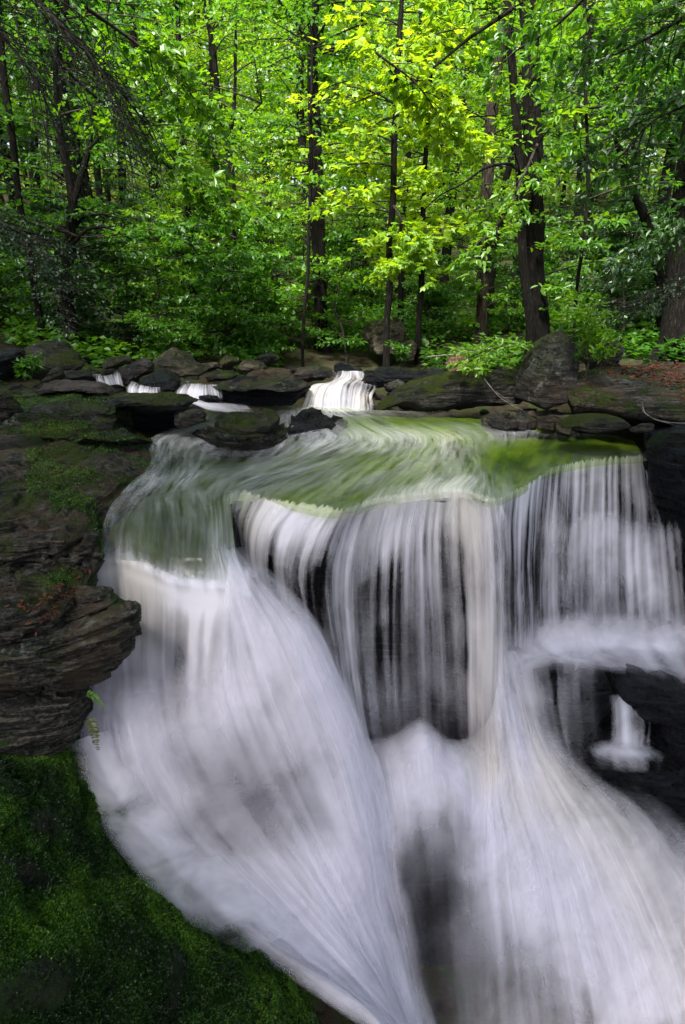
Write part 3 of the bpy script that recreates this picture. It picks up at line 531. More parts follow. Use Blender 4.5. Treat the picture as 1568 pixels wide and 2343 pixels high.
# ------------------------------------------------------------------ water
def sheet(name, lines, nu, nv, mat, wob=.0, seed=0., kind='structure', wsc=2., parent=None, ridge=22.):
    """lines: streamlines; each point a 3D point + density + tint. u runs across, v along the flow"""
    G = loft(lines, nu, nv); D = np.clip(G[..., 3], 0, 1); T = np.clip(G[..., 4], 0, 1); P = G[..., :3]
    w = np.linalg.norm(P[1:]-P[:-1], axis=-1).mean(1); L = np.linalg.norm(P[:, 1:]-P[:, :-1], axis=-1).mean(0)
    u = np.r_[0, np.cumsum(w)]/3.0; v = np.r_[0, np.cumsum(L)]/3.0
    UV = np.stack(np.broadcast_arrays(u[:, None], v[None, :]), -1)
    if wob:
        nr = grid_normals(P); q = np.stack([UV[..., 0]*ridge+seed, UV[..., 1]*ridge*.12, 0*UV[..., 0]], -1)
        P = P+nr*(wob*.7*fbm(P*wsc+seed, 2)+wob*.22*fbm(q, 2))[..., None]
    o = mesh_np(name, P.reshape(-1, 3), [grid_faces(nu, nv)], M[mat], {'dens': D, 'tint': T}, UV.reshape(-1, 2), parent=parent)
    tag(o, kind=kind); return o, P
def W(p, d, t=0.): return np.r_[p, d, t]
# pool: streamlines from the inlet to the lip; (x, y, z, density, tint)
pool_px = [
 [(470, 925, .20, 0.06), (425, 965, .12, 0.08), (345, 1005, .05, 0.25), (345, 1058, .02, 0.17), (300, 1105, .0, 0.26), (262, 1150, -.05, 0.23)],
 [(560, 925, .21, 0.03), (490, 968, .13, 0.09), (420, 1010, .04, 0.35), (400, 1055, .01, 0.12), (385, 1095, .0, 0.29), (350, 1140, -.04, 0.29)],
 [(640, 925, .22, 0.04), (595, 975, .12, 0.04), (560, 1025, .02, 0.20), (525, 1060, .01, 0.06), (478, 1088, .0, 0.26), (440, 1125, -.03, 0.29)],
 [(700, 928, .22, 0.23), (730, 965, .14, 0.12), (770, 1002, .05, 0.30), (690, 1045, .02, 0.17), (600, 1085, .0, 0.20), (520, 1128, -.01, 0.17)],
 [(730, 928, .22, 0.46), (775, 965, .15, 0.12), (830, 1003, .05, 0.31), (770, 1045, .03, 0.14), (680, 1085, .01, 0.17), (595, 1124, -.01, 0.12)],
 [(760, 930, .22, 0.55), (815, 965, .16, 0.09), (880, 1003, .055, 0.31), (840, 1045, .04, 0.09), (760, 1095, .01, 0.13), (685, 1146, -.01, 0.07)],
 [(790, 932, .22, 0.49), (855, 965, .165, 0.05), (925, 1002, .06, 0.35), (895, 1042, .045, 0.12), (835, 1092, .01, 0.14), (778, 1158, -.01, 0.08)],
 [(820, 935, .21, 0.29), (895, 965, .17, 0.03), (970, 1001, .065, 0.31), (955, 1038, .05, 0.20), (915, 1085, .02, 0.13), (868, 1136, -.01, 0.22)],
 [(850, 938, .20, 0.14), (940, 965, .17, 0.03), (1015, 999, .07, 0.30), (1015, 1034, .06, 0.26), (995, 1080, .02, 0.23), (958, 1120, -.01, 0.43)],
 [(920, 940, .18, 0.09), (990, 962, .16, 0.02), (1066, 998, .05, 0.17), (1080, 1030, .03, 0.14), (1085, 1080, .0, 0.20), (1056, 1114, -.01, 0.54)],
 [(1000, 942, .17, 0.03), (1070, 965, .14, 0.01), (1122, 992, .05, 0.22), (1122, 1030, .0, 0.03), (1120, 1080, -.01, 0.06), (1120, 1134, -.01, 0.32)],
 [(1060, 945, .17, 0.00), (1135, 965, .12, 0.03), (1182, 982, .07, 0.22), (1180, 1025, .0, 0.01), (1180, 1070, -.01, 0.01), (1190, 1110, -.01, 0.06)],
 [(1120, 948, .17, 0.00), (1200, 968, .10, 0.03), (1250, 984, .04, 0.08), (1250, 1010, .0, 0.01), (1250, 1040, -.01, 0.01), (1250, 1070, -.01, 0.04)],
 [(1180, 955, .15, 0.00), (1280, 970, .07, 0.01), (1340, 985, .02, 0.03), (1350, 1005, .0, 0.00), (1355, 1025, -.01, 0.00), (1362, 1046, -.01, 0.04)],
 [(1240, 958, .14, 0.00), (1360, 975, .05, 0.00), (1440, 988, .01, 0.01), (1465, 1003, .0, 0.00), (1475, 1020, -.01, 0.00), (1484, 1038, -.01, 0.04)],
]
TINT = [0, 0, 0, 0, .15, .2, .25, .35, .5, .4, .2, .1, 0, 0, 0]
chan = [   # the left channel and its slide over a dome of rock to the lower brink
 pool_px[0][:5]+[(258, 1148, -.03, .3), (238, 1190, -.10, .18), (228, 1235, -.20, .2), (222, 1264, -.28, .7), (220, 1290, -.38, .9)],
 [(515, 925, .20, .08), (458, 966, .12, .3), (385, 1007, .05, .55), (372, 1057, .015, .25), (345, 1100, .0, .5), (308, 1140, -.02, .3), (285, 1185, -.06, .18), (276, 1230, -.16, .18), (275, 1264, -.26, .75), (275, 1288, -.36, .95)],
 pool_px[1][:5]+[(352, 1130, -.01, .35), (345, 1180, -.05, .16), (340, 1235, -.15, .12), (338, 1275, -.27, .3), (338, 1308, -.38, .85)],
 [(600, 925, .21, .08), (530, 972, .12, .25), (465, 1020, .03, .4), (450, 1057, .01, .2), (428, 1090, .0, .5), (400, 1125, -.01, .35), (405, 1180, -.05, .18), (405, 1250, -.17, .12), (400, 1300, -.30, .15), (398, 1335, -.41, .8)],
 pool_px[2][:5]+[(455, 1118, -.01, .35), (468, 1180, -.05, .2), (465, 1260, -.19, .16), (465, 1310, -.33, .2), (465, 1346, -.42, .8)],
 [(668, 926, .22, .18), (660, 972, .13, .3), (650, 1015, .04, .45), (605, 1052, .015, .2), (540, 1090, .005, .35), (503, 1122, .0, .3), (506, 1180, -.06, .3), (508, 1255, -.2, .6), (520, 1310, -.34, .6), (528, 1348, -.43, .85)],
 [(702, 928, .22, .4), (733, 966, .14, .4), (770, 1003, .05, .6), (688, 1046, .02, .3), (598, 1087, .0, .35), (534, 1122, -.01, .3), (529, 1160, -.06, .3), (531, 1200, -.14, .3), (541, 1262, -.3, .8), (562, 1320, -.42, .9), (580, 1370, -.5, .9)],
]
ch = [[W(az(x, y, z+.01), d*(.55 if y < 1110 else 1.0 if y > 1285 else .42)) for x, y, z, d in l] for l in chan]
sheet('stream_water', ch, 110, 190, 'pool', .018, 9., wsc=1.8)
sb = [[az(x, y, z)+np.array([0, .06, -.10]) for x, y, z, d in l] for l in chan]
GS = loft(sb, 70, 130); us = np.stack(np.meshgrid(np.linspace(3, 3.5, 70), np.linspace(0, 1.2, 130), indexing='ij'), -1)
GS = GS+np.array([0, 0, 1])*(.03*fbm(GS*2.4, 4))[..., None]
tag(mesh_np('stream_bed', GS.reshape(-1, 3), [grid_faces(70, 130)], M['bed'], {'algae': np.full(70*130, .12)}, us.reshape(-1, 2)), kind='structure')
slab('rock_dome', [l[4:] for l in [[p+np.array([0, .06, -.14]) for p in q] for q in sb]], 70, 60, 'wet', 'dark wet rock dome under the left water slide', 'rock', thick=.4, amp=.02, sc=2.5, strata=.0, drop=(0, 1, -.4))
pl = [[W(az(x, y, z), d, tt) for i, (x, y, z, d) in enumerate(l)] for l, tt in zip(pool_px, TINT)][3:]
for l in pl: l.append(np.r_[l[-1][:3]+np.array([0, -.07, -.09]), l[-1][3], l[-1][4]])
pool, PG = sheet('stream_water', pl, 150, 170, 'pool', .022, 2., wsc=1.8)
ALG = [0, 0, .1, .3, .6, .85, 1, 1, 1, 1, 1, 1, 1, .95, .7]
bed = [[np.r_[az(x, y, z)+np.array([0, .05, -.10]), a*(1 if y > 960 else .7), 0] for x, y, z, d in l] for l, a in zip(pool_px, ALG)][3:]
GB = loft(bed, 110, 110); Bp = GB[..., :3]+np.array([0, 0, 1])*(.035*fbm(GB[..., :3]*2.2, 4))[..., None]
uu = np.stack(np.meshgrid(np.linspace(0, 1.4, 110), np.linspace(0, 1.6, 110), indexing='ij'), -1)
tag(mesh_np('stream_bed', Bp.reshape(-1, 3), [grid_faces(110, 110)], M['bed'], {'algae': np.clip(GB[..., 3], 0, 1)}, uu.reshape(-1, 2)), kind='structure')

def fall(px, Ytop_z, out, nu, nv, mat, name='waterfall', wob=.02, seed=0., prof=None):
    """px: streamlines (x, y, density[, tint]); first point lies on level Ytop_z, the rest drop with an outward bow"""
    L = []
    for l in px:
        p0 = az(l[0][0], l[0][1], Ytop_z); Y0 = p0[1]; q = []
        for i, pt in enumerate(l):
            f = i/(len(l)-1); o = out*(1-(1-f)**2) if prof is None else prof[i]
            tt = pt[3] if len(pt) > 3 else 0.
            q.append(W(p0 if i == 0 else at(pt[0], pt[1], Y0-o), pt[2], tt))
        L.append(q)
    return sheet(name, L, nu, nv, mat, wob, seed)
main = [
 [(520, 1128, 0.40), (522, 1180, 0.35), (535, 1260, 0.30), (556, 1360, 0.20), (590, 1560, 0.20), (640, 1760, 0.05)],
 [(560, 1118, 0.70, 0.36), (540, 1190, 0.60, 0.30), (548, 1270, 0.45, 0.12), (580, 1380, 0.31), (620, 1580, 0.23), (680, 1760, 0.05)],
 [(620, 1136, 0.75, 0.36), (585, 1200, 0.60, 0.24), (580, 1280, 0.40, 0.06), (610, 1400, 0.27), (660, 1590, 0.20), (715, 1760, 0.05)],
 [(690, 1146, 0.85, 0.06), (640, 1215, 0.70), (625, 1300, 0.35), (650, 1420, 0.27), (700, 1600, 0.20), (750, 1760, 0.05)],
 [(745, 1152, 0.85), (700, 1230, 0.65), (680, 1320, 0.31), (700, 1430, 0.23), (740, 1600, 0.20), (785, 1755, 0.05)],
 [(790, 1160, 0.55), (750, 1240, 0.55), (732, 1330, 0.25), (745, 1440, 0.20), (780, 1600, 0.16), (815, 1740, 0.05)],
 [(835, 1142, 0.90), (805, 1230, 0.70), (790, 1330, 0.33), (795, 1440, 0.23), (815, 1600, 0.20), (840, 1730, 0.06)],
 [(890, 1128, 0.95), (868, 1230, 0.75), (860, 1330, 0.35), (860, 1440, 0.23), (868, 1600, 0.16), (880, 1725, 0.06)],
 [(950, 1120, 0.97), (930, 1220, 0.80), (925, 1330, 0.27), (925, 1440, 0.12), (928, 1600, 0.11), (935, 1720, 0.06)],
 [(1000, 1112, 0.97, 0.12), (990, 1210, 0.58, 0.12), (990, 1320, 0.24, 0.06), (995, 1440, 0.16), (1000, 1600, 0.11), (1005, 1720, 0.06)],
 [(1045, 1113, 0.97, 0.48), (1045, 1210, 0.63, 0.48), (1050, 1320, 0.35, 0.36), (1058, 1440, 0.21, 0.24), (1062, 1600, 0.18, 0.24), (1066, 1740, 0.08, 0.30)],
 [(1080, 1120, 0.97, 0.54), (1088, 1210, 0.92, 0.54), (1094, 1320, 0.82, 0.48), (1096, 1440, 0.76, 0.48), (1094, 1600, 0.74, 0.48), (1094, 1780, 0.15, 0.54)],
 [(1108, 1128, 0.97, 0.24), (1118, 1210, 0.92, 0.24), (1124, 1320, 0.85, 0.24), (1126, 1440, 0.80, 0.30), (1124, 1600, 0.80, 0.36), (1124, 1790, 0.16, 0.48)],
 [(1130, 1134, 0.80, 0.06), (1144, 1210, 0.40, 0.06), (1150, 1320, 0.17, 0.06), (1154, 1440, 0.16, 0.06), (1154, 1600, 0.16, 0.06), (1156, 1780, 0.05, 0.12)],
 [(1142, 1136, 0.40), (1166, 1210, 0.00), (1176, 1320, 0.00), (1180, 1440, 0.00), (1180, 1600, 0.00), (1184, 1780, 0.00)],
]
fall(main, -.02, .30, 220, 120, 'fall')
main2 = [[(x+6, y+14, d*(.2 if i < 3 else .28), *(r)) for i, (x, y, d, *r) in enumerate(l)] for l in main]
fall(main2, -.04, .12, 160, 90, 'fall_fine', seed=4.)
right = [
 [(1132, 1136, 0.00), (1134, 1200, 0.00), (1140, 1280, 0.00), (1146, 1380, 0.00), (1150, 1475, 0.00)],
 [(1150, 1132, 0.75), (1148, 1200, 0.29), (1152, 1280, 0.22), (1156, 1380, 0.18), (1160, 1475, 0.14)],
 [(1190, 1112, 0.75), (1182, 1190, 0.43), (1180, 1280, 0.32), (1182, 1380, 0.25), (1186, 1480, 0.22)],
 [(1215, 1100, 0.75), (1205, 1180, 0.43), (1202, 1280, 0.32), (1205, 1380, 0.25), (1208, 1490, 0.29)],
 [(1250, 1072, 0.60), (1242, 1170, 0.40), (1238, 1260, 0.36), (1240, 1370, 0.22), (1244, 1490, 0.36)],
 [(1290, 1060, 0.70), (1282, 1140, 0.55), (1280, 1240, 0.36), (1282, 1370, 0.25), (1286, 1480, 0.36)],
 [(1330, 1050, 0.65), (1326, 1130, 0.40), (1324, 1230, 0.43), (1326, 1370, 0.25), (1330, 1470, 0.36)],
 [(1375, 1045, 0.60), (1372, 1130, 0.40), (1372, 1230, 0.43), (1374, 1370, 0.25), (1378, 1465, 0.36)],
 [(1420, 1040, 0.60), (1420, 1130, 0.40), (1422, 1230, 0.47), (1425, 1370, 0.27), (1430, 1465, 0.36)],
 [(1462, 1037, 0.60), (1468, 1120, 0.40), (1476, 1220, 0.43), (1484, 1360, 0.32), (1490, 1460, 0.36)],
 [(1484, 1036, 0.45), (1506, 1110, 0.40), (1528, 1210, 0.29), (1545, 1350, 0.22), (1552, 1450, 0.29)],
 [(1490, 1038, 0.00), (1520, 1115, 0.00), (1550, 1210, 0.00), (1572, 1350, 0.00), (1582, 1450, 0.00)],
]
fall(right, -.02, .25, 180, 100, 'fall', seed=2.)
# ledge drip lines half way down the right fall
band = [[(x, y, d) for x, y, d in l] for l in [
 [(1225, 1190, .0), (1225, 1225, .0), (1225, 1300, .0), (1225, 1420, .0)],
 [(1280, 1165, .0), (1280, 1215, .4), (1278, 1280, .35), (1278, 1420, .1)],
 [(1340, 1160, .0), (1340, 1210, .45), (1338, 1280, .4), (1338, 1420, .15)],
 [(1400, 1160, .0), (1400, 1208, .5), (1400, 1290, .4), (1402, 1420, .15)],
 [(1440, 1185, .0), (1440, 1240, .5), (1442, 1320, .5), (1445, 1420, .25)],
 [(1490, 1188, .0), (1492, 1245, .6), (1496, 1320, .55), (1500, 1420, .3)],
 [(1540, 1190, .0), (1545, 1240, .4), (1552, 1320, .3), (1560, 1420, .2)],
 [(1580, 1195, .0), (1585, 1240, .0), (1590, 1320, .0), (1595, 1420, .0)]]]
L = []
for l in band:
    Y0 = np.interp(l[0][0], [1225, 1600], [6.45, 6.95]); L.append([W(at(x, y, Y0-.04*i), d) for i, (x, y, d) in enumerate(l)])
sheet('waterfall', L, 110, 70, 'fall_plain', .02, 14.)

left = [
 [(196, 1272, -.34, .0), (196, 1400, .0), (190, 1560, .0), (150, 1720, .0)],
 [(220, 1286, -.36, .8, .3), (226, 1400, .7, .2), (228, 1560, .6), (215, 1720, .0)],
 [(275, 1284, -.35, .95, .5), (284, 1400, .8, .3), (290, 1560, .7), (300, 1720, .0)],
 [(338, 1304, -.37, .95, .4), (340, 1420, .85, .2), (342, 1560, .75), (355, 1720, .0)],
 [(398, 1331, -.40, .95), (398, 1430, .6), (398, 1560, .5), (420, 1720, .0)],
 [(465, 1342, -.41, .95), (456, 1440, .55), (452, 1570, .5), (470, 1720, .0)],
 [(528, 1344, -.42, .95), (516, 1450, .6), (515, 1590, .6), (530, 1720, .0)],
 [(562, 1318, -.42, .7), (570, 1460, .5), (580, 1600, .4), (600, 1720, .0)],
 [(585, 1330, -.45, .0), (600, 1460, .0), (610, 1600, .0), (640, 1720, .0)],
]
L = []
for l in left:
    p0 = az(*l[0][:3]); Y0 = p0[1]-.01; q = [W(az(l[0][0], l[0][1]-16, l[0][2]+.05)+np.array([0, -.02, .03]), l[0][3], l[0][4] if len(l[0]) > 4 else 0)]
    q[0][3] = 0; q.append(W(p0+np.array([0, -.035, .03]), l[0][3]*.7, q[0][4])); q.append(W(at(l[0][0], l[0][1]+18, Y0-.05), l[0][3], q[0][4])); q.append(W(at(l[0][0]+.3*(l[1][0]-l[0][0]), l[0][1]+45, Y0-.09), l[0][3], q[0][4]))
    for (x, y, d, *t), o in zip(l[1:], (.16, .25, .28)): q.append(W(at(x, y, Y0-o), d, t[0] if t else 0))
    L.append(q)
sheet('waterfall', L, 150, 100, 'fall_plain', .02, 6.)

def flow(lines, nu, nv, mat, name='waterfall', wob=.05, seed=0., wsc=1.6):
    return sheet(name, [[W(at(x, y, Y), d, t[0] if t else 0.) for x, y, Y, d, *t in l] for l in lines], nu, nv, mat, wob, seed, wsc=wsc)
def layers(lines, nu, nv, mats, wob, seed):
    for q, (mt, off, df) in enumerate(mats):
        flow([[(x, y, Y-off, d*df, *t) for x, y, Y, d, *t in l] for l in lines], nu, nv, mt, wob=wob, seed=seed+7*q)
spout = [   # the jet that leaps off the dome and runs down to the right, and the white chute below it
 [(205, 1540, 4.35, .0), (168, 1660, 4.3, .0), (195, 1790, 4.15, .0), (235, 1910, 3.98, .0), (380, 2015, 3.7, .0), (520, 2130, 3.45, .0), (670, 2245, 3.2, .0), (850, 2370, 2.95, .0), (900, 2460, 2.85, .0)],
 [(225, 1540, 4.35, .0), (208, 1660, 4.3, .25), (240, 1790, 4.15, .35), (278, 1900, 4.0, .3), (412, 2000, 3.75, .5), (550, 2110, 3.5, .4), (700, 2220, 3.25, .6), (867, 2340, 3.0, .75), (920, 2440, 2.9, .75)],
 [(275, 1540, 4.35, .0), (275, 1670, 4.25, .8), (315, 1800, 4.12, .92), (370, 1900, 4.0, .92), (490, 2010, 3.78, .88), (610, 2120, 3.55, .88), (745, 2230, 3.3, .88), (890, 2350, 3.05, .88), (940, 2440, 2.95, .9)],
 [(350, 1530, 4.35, 0.00), (370, 1680, 4.22, 0.65), (420, 1800, 4.12, 0.63), (480, 1910, 4.0, 0.58), (580, 2020, 3.8, 0.85), (690, 2130, 3.6, 0.88), (800, 2240, 3.4, 0.88), (915, 2360, 3.15, 0.88), (960, 2440, 3.05, 0.90)],
 [(430, 1500, 4.3, 0.00), (460, 1660, 4.2, 0.63), (520, 1790, 4.1, 0.29), (590, 1910, 4.0, 0.36), (680, 2030, 3.82, 0.88), (770, 2140, 3.65, 0.88), (855, 2250, 3.48, 0.88), (935, 2370, 3.25, 0.88), (980, 2440, 3.15, 0.90)],
 [(500, 1400, 4.25, .0), (530, 1580, 4.18, .6), (590, 1740, 4.1, .22), (660, 1880, 4.02, .3), (740, 2020, 3.88, .88), (815, 2140, 3.74, .88), (880, 2250, 3.6, .88), (945, 2370, 3.4, .88), (990, 2440, 3.3, .9)],
 [(525, 1300, 4.3, .7), (590, 1500, 4.22, .92), (660, 1690, 4.12, .6), (725, 1850, 4.08, .42), (790, 2000, 3.96, .88), (850, 2130, 3.85, .88), (900, 2250, 3.75, .88), (950, 2370, 3.55, .88), (995, 2450, 3.45, .9)],
 [(530, 1256, 4.42, .3), (635, 1430, 4.32, .88), (715, 1600, 4.22, .92), (780, 1780, 4.2, .92), (830, 1960, 4.1, .92), (875, 2110, 4.0, .88), (915, 2250, 3.9, .9), (960, 2380, 3.7, .9), (1005, 2460, 3.55, .9)],
 [(545, 1250, 4.55, .1), (672, 1400, 4.5, .6), (765, 1560, 4.42, .9), (825, 1730, 4.4, .88), (862, 1900, 4.35, .92), (895, 2080, 4.2, .85), (940, 2250, 4.05, .6), (985, 2400, 3.85, .6), (1020, 2480, 3.7, .6)],
 [(560, 1245, 4.75, .0), (702, 1385, 4.7, .0), (802, 1560, 4.65, .0), (862, 1720, 4.65, .2), (900, 1880, 4.6, .4), (925, 2080, 4.45, .1), (975, 2250, 4.25, .0), (1020, 2400, 4.05, .0), (1050, 2480, 3.9, .0)],
]
layers(spout, 170, 190, [('foam', 0., .86), ('fan', .05, .50), ('thread', .09, .22)], .06, 12.)
base = [   # foam where the main fall lands, fanning out down the ramp
 [(780, 1700, 5.25, .0), (800, 1800, 4.95, .0), (830, 1950, 4.55, .0), (880, 2150, 4.2, .0), (950, 2350, 3.95, .0), (1000, 2500, 3.8, .0)],
 [(845, 1690, 5.25, 0.00), (865, 1765, 4.98, 0.80), (886, 1870, 4.65, 0.80), (908, 2000, 4.35, 0.30), (960, 2200, 4.1, 0.07), (1030, 2500, 3.8, 0.03)],
 [(905, 1675, 5.25, 0.00), (915, 1745, 5.0, 0.88), (928, 1840, 4.75, 0.75), (945, 1960, 4.45, 0.14), (985, 2200, 4.15, 0.02), (1045, 2500, 3.8, 0.03)],
 [(965, 1640, 5.25, 0.00), (972, 1705, 5.0, 0.90), (985, 1825, 4.78, 0.75), (998, 1940, 4.5, 0.14), (1015, 2200, 4.15, 0.04), (1060, 2500, 3.8, 0.06)],
 [(1030, 1690, 5.25, 0.00), (1040, 1760, 5.02, 0.88), (1050, 1830, 4.82, 0.75), (1050, 1950, 4.52, 0.25), (1058, 2200, 4.15, 0.11), (1085, 2500, 3.8, 0.12)],
 [(1085, 1680, 5.3, 0.10, .5), (1095, 1780, 5.08, 0.80, .3), (1095, 1860, 4.85, 0.90), (1090, 1960, 4.55, 0.52), (1095, 2200, 4.15, 0.17), (1120, 2500, 3.8, 0.14)],
 [(1120, 1640, 5.35, 0.20, .5), (1130, 1760, 5.12, 0.85, .6), (1130, 1850, 4.9, 0.90), (1145, 1960, 4.6, 0.85), (1165, 2200, 4.2, 0.34), (1195, 2500, 3.8, 0.19)],
 [(1140, 1560, 5.5, 0.40), (1160, 1720, 5.2, 0.90, .2), (1180, 1840, 4.95, 0.90, .3), (1215, 1960, 4.65, 0.92), (1250, 2200, 4.25, 0.38), (1300, 2500, 3.85, 0.22)],
 [(1155, 1500, 5.65, .3), (1190, 1680, 5.3, .9), (1230, 1820, 5.02, .92, .3), (1285, 1960, 4.72, .9, .1), (1350, 2200, 4.3, .8), (1410, 2500, 3.9, .5)],
 [(1175, 1490, 5.75, .3), (1215, 1680, 5.38, .55, .4), (1280, 1800, 5.1, .8, .5), (1360, 1950, 4.8, .9, .3), (1450, 2200, 4.4, .85, .1), (1530, 2500, 4.0, .6)],
 [(1200, 1500, 5.85, .1), (1250, 1680, 5.45, .15, .4), (1330, 1790, 5.2, .5, .5), (1430, 1930, 4.92, .75, .4), (1545, 2200, 4.5, .75, .3), (1650, 2500, 4.1, .6)],
 [(1230, 1510, 5.9, .0), (1280, 1670, 5.52, .0), (1375, 1775, 5.3, .0), (1490, 1880, 5.1, .2, .2), (1620, 2100, 4.75, .5, .2), (1750, 2400, 4.3, .5)],
 [(1250, 1510, 5.95, .0), (1310, 1660, 5.6, .0), (1420, 1765, 5.4, .0), (1560, 1870, 5.2, .0), (1720, 2050, 4.9, .0), (1850, 2300, 4.5, .0)],
]
layers(base, 190, 150, [('fan', 0., .86), ('foam', .06, .50), ('thread', .10, .22)], .06, 17.)
shelf = [   # foam on the shelf below the right fall, running left
 [(1600, 1400, 6.5, .0), (1500, 1405, 6.45, .0), (1400, 1400, 6.4, .0), (1300, 1400, 6.3, .0), (1220, 1420, 6.2, .0), (1130, 1455, 6.0, .0)],
 [(1600, 1450, 6.4, .3), (1500, 1445, 6.35, .4), (1400, 1442, 6.3, .45), (1300, 1448, 6.2, .45), (1210, 1470, 6.05, .4), (1130, 1492, 5.85, .1)],
 [(1610, 1490, 6.25, .4), (1500, 1484, 6.2, .75), (1400, 1478, 6.15, .8), (1300, 1480, 6.05, .8), (1215, 1496, 5.9, .7), (1140, 1522, 5.75, .2)],
 [(1615, 1525, 6.1, .3), (1510, 1510, 6.05, .5), (1410, 1502, 6.0, .6), (1305, 1500, 5.9, .6), (1225, 1514, 5.8, .55), (1160, 1550, 5.68, .2)],
 [(1620, 1570, 5.95, .15), (1530, 1540, 5.92, .2), (1425, 1525, 5.85, .2), (1310, 1516, 5.75, .12), (1245, 1530, 5.68, .15), (1185, 1575, 5.6, .1)],
 [(1625, 1610, 5.85, .0), (1540, 1570, 5.82, .0), (1430, 1545, 5.75, .0), (1320, 1530, 5.66, .0), (1260, 1548, 5.6, .0), (1215, 1600, 5.5, .0)],
]
flow(shelf, 80, 120, 'wisp', wob=.05, seed=33.)
flow([[(x, y-6, Y-.07, d*.5) for x, y, Y, d in l] for l in shelf], 80, 120, 'veil', wob=.05, seed=34.)
spill = [   # water sliding over the block to the left of the little spout
 [(1170, 1530, 5.75, .3), (1175, 1600, 5.6, .6), (1200, 1690, 5.45, .6), (1240, 1790, 5.2, .4)],
 [(1210, 1515, 5.65, .25), (1220, 1590, 5.52, .4), (1240, 1680, 5.4, .3), (1280, 1780, 5.2, .3)],
 [(1270, 1505, 5.6, .3), (1275, 1580, 5.5, .25), (1285, 1660, 5.4, .15), (1310, 1760, 5.2, .1)],
 [(1330, 1508, 5.6, .2), (1330, 1580, 5.5, .08), (1335, 1650, 5.4, .05), (1350, 1740, 5.2, .0)],
 [(1370, 1515, 5.65, .0), (1370, 1580, 5.55, .0), (1375, 1650, 5.45, .0), (1390, 1740, 5.25, .0)],
]
flow(spill, 70, 60, 'fall_plain', wob=.03, seed=37.)
little = [   # the little spout at the right and the froth at its foot
 [(1390, 1586, 5.6, .0), (1396, 1612, 5.5, .0), (1398, 1650, 5.4, .0), (1394, 1700, 5.3, .0), (1375, 1728, 5.15, .0)],
 [(1402, 1586, 5.6, .0), (1410, 1612, 5.5, .25), (1412, 1650, 5.4, .3), (1410, 1697, 5.3, .45), (1398, 1722, 5.15, .0)],
 [(1418, 1588, 5.6, .0), (1426, 1614, 5.5, .6), (1428, 1650, 5.4, .7), (1428, 1698, 5.3, .8), (1426, 1728, 5.15, .1)],
 [(1440, 1596, 5.6, .0), (1448, 1622, 5.5, .35), (1451, 1655, 5.4, .3), (1452, 1700, 5.3, .6), (1455, 1732, 5.15, .05)],
 [(1462, 1608, 5.6, .0), (1472, 1634, 5.5, .3), (1473, 1660, 5.4, .22), (1472, 1700, 5.3, .35), (1480, 1728, 5.15, .0)],
 [(1480, 1614, 5.6, .0), (1488, 1640, 5.5, .0), (1490, 1665, 5.4, .0), (1488, 1700, 5.3, .0), (1505, 1725, 5.15, .0)],
]
flow(little, 80, 80, 'fall_plain', wob=.01, seed=41.)
wash = [   # thin veil washing over the edge of the moss bank
 [(150, 1700, 3.95, .0), (200, 1830, 3.70, .0), (270, 1950, 3.35, .0), (400, 2090, 3.05, .0), (560, 2190, 2.85, .0)],
 [(185, 1690, 4.00, .3), (235, 1815, 3.77, .4), (310, 1935, 3.45, .3), (440, 2070, 3.15, .3), (600, 2170, 2.95, .2)],
 [(215, 1680, 4.05, .45), (262, 1790, 3.90, .6), (350, 1910, 3.60, .5), (480, 2040, 3.30, .5), (640, 2150, 3.05, .4)],
 [(260, 1670, 4.10, .0), (310, 1770, 4.00, .2), (400, 1890, 3.75, .2), (530, 2000, 3.50, .2), (690, 2120, 3.25, .1)],
 [(300, 1660, 4.15, .0), (350, 1750, 4.05, .0), (440, 1860, 3.85, .0), (580, 1970, 3.65, .0), (740, 2090, 3.45, .0)],
]
flow(wash, 60, 80, 'veil', wob=.03, seed=45.)
froth = [[(1345, 1700, 5.3, .0), (1385, 1690, 5.32, .0), (1430, 1692, 5.32, .0), (1480, 1705, 5.3, .0), (1520, 1720, 5.28, .0)], [(1350, 1722, 5.2, .0), (1388, 1714, 5.2, .55), (1430, 1718, 5.18, .8), (1475, 1724, 5.18, .5), (1520, 1735, 5.2, .0)],
 [(1360, 1740, 5.15, .0), (1392, 1734, 5.12, .35), (1430, 1738, 5.1, .5), (1475, 1742, 5.1, .3), (1515, 1750, 5.12, .0)], [(1370, 1765, 5.05, .0), (1400, 1765, 5.03, .0), (1435, 1768, 5.0, .0), (1475, 1770, 5.0, .0), (1510, 1772, 5.02, .0)]]
flow(froth, 30, 50, 'veil', wob=.02, seed=43.)
# --- upper cascades
up1 = [
 [(765, 852, 10.6, .0), (756, 872, 10.2, .2), (718, 880, 9.75, .5, .5), (702, 905, 9.4, .6, .8), (690, 934, 9.15, .2, .3)],
 [(785, 850, 10.6, .3), (778, 866, 10.25, .5), (748, 878, 9.75, .75, .2), (732, 903, 9.4, .75, .4), (725, 938, 9.1, .7)],
 [(800, 850, 10.7, .5), (796, 866, 10.25, .55), (776, 880, 9.75, .65), (768, 902, 9.4, .75), (768, 940, 9.05, .8)],
 [(818, 850, 10.7, .5), (822, 866, 10.25, .5), (808, 882, 9.85, .25), (804, 900, 9.45, .5), (800, 942, 9.05, .75)],
 [(832, 852, 10.7, .3), (838, 868, 10.25, .4), (838, 884, 9.85, .2), (830, 903, 9.45, .6, .6), (830, 940, 9.1, .6, .4)],
 [(842, 855, 10.7, .0), (852, 872, 10.25, .1), (862, 888, 9.85, .1), (852, 906, 9.45, .4, .3), (856, 938, 9.1, .0)],
]
flow(up1, 70, 70, 'fall_small', wob=.02, seed=51., wsc=4)
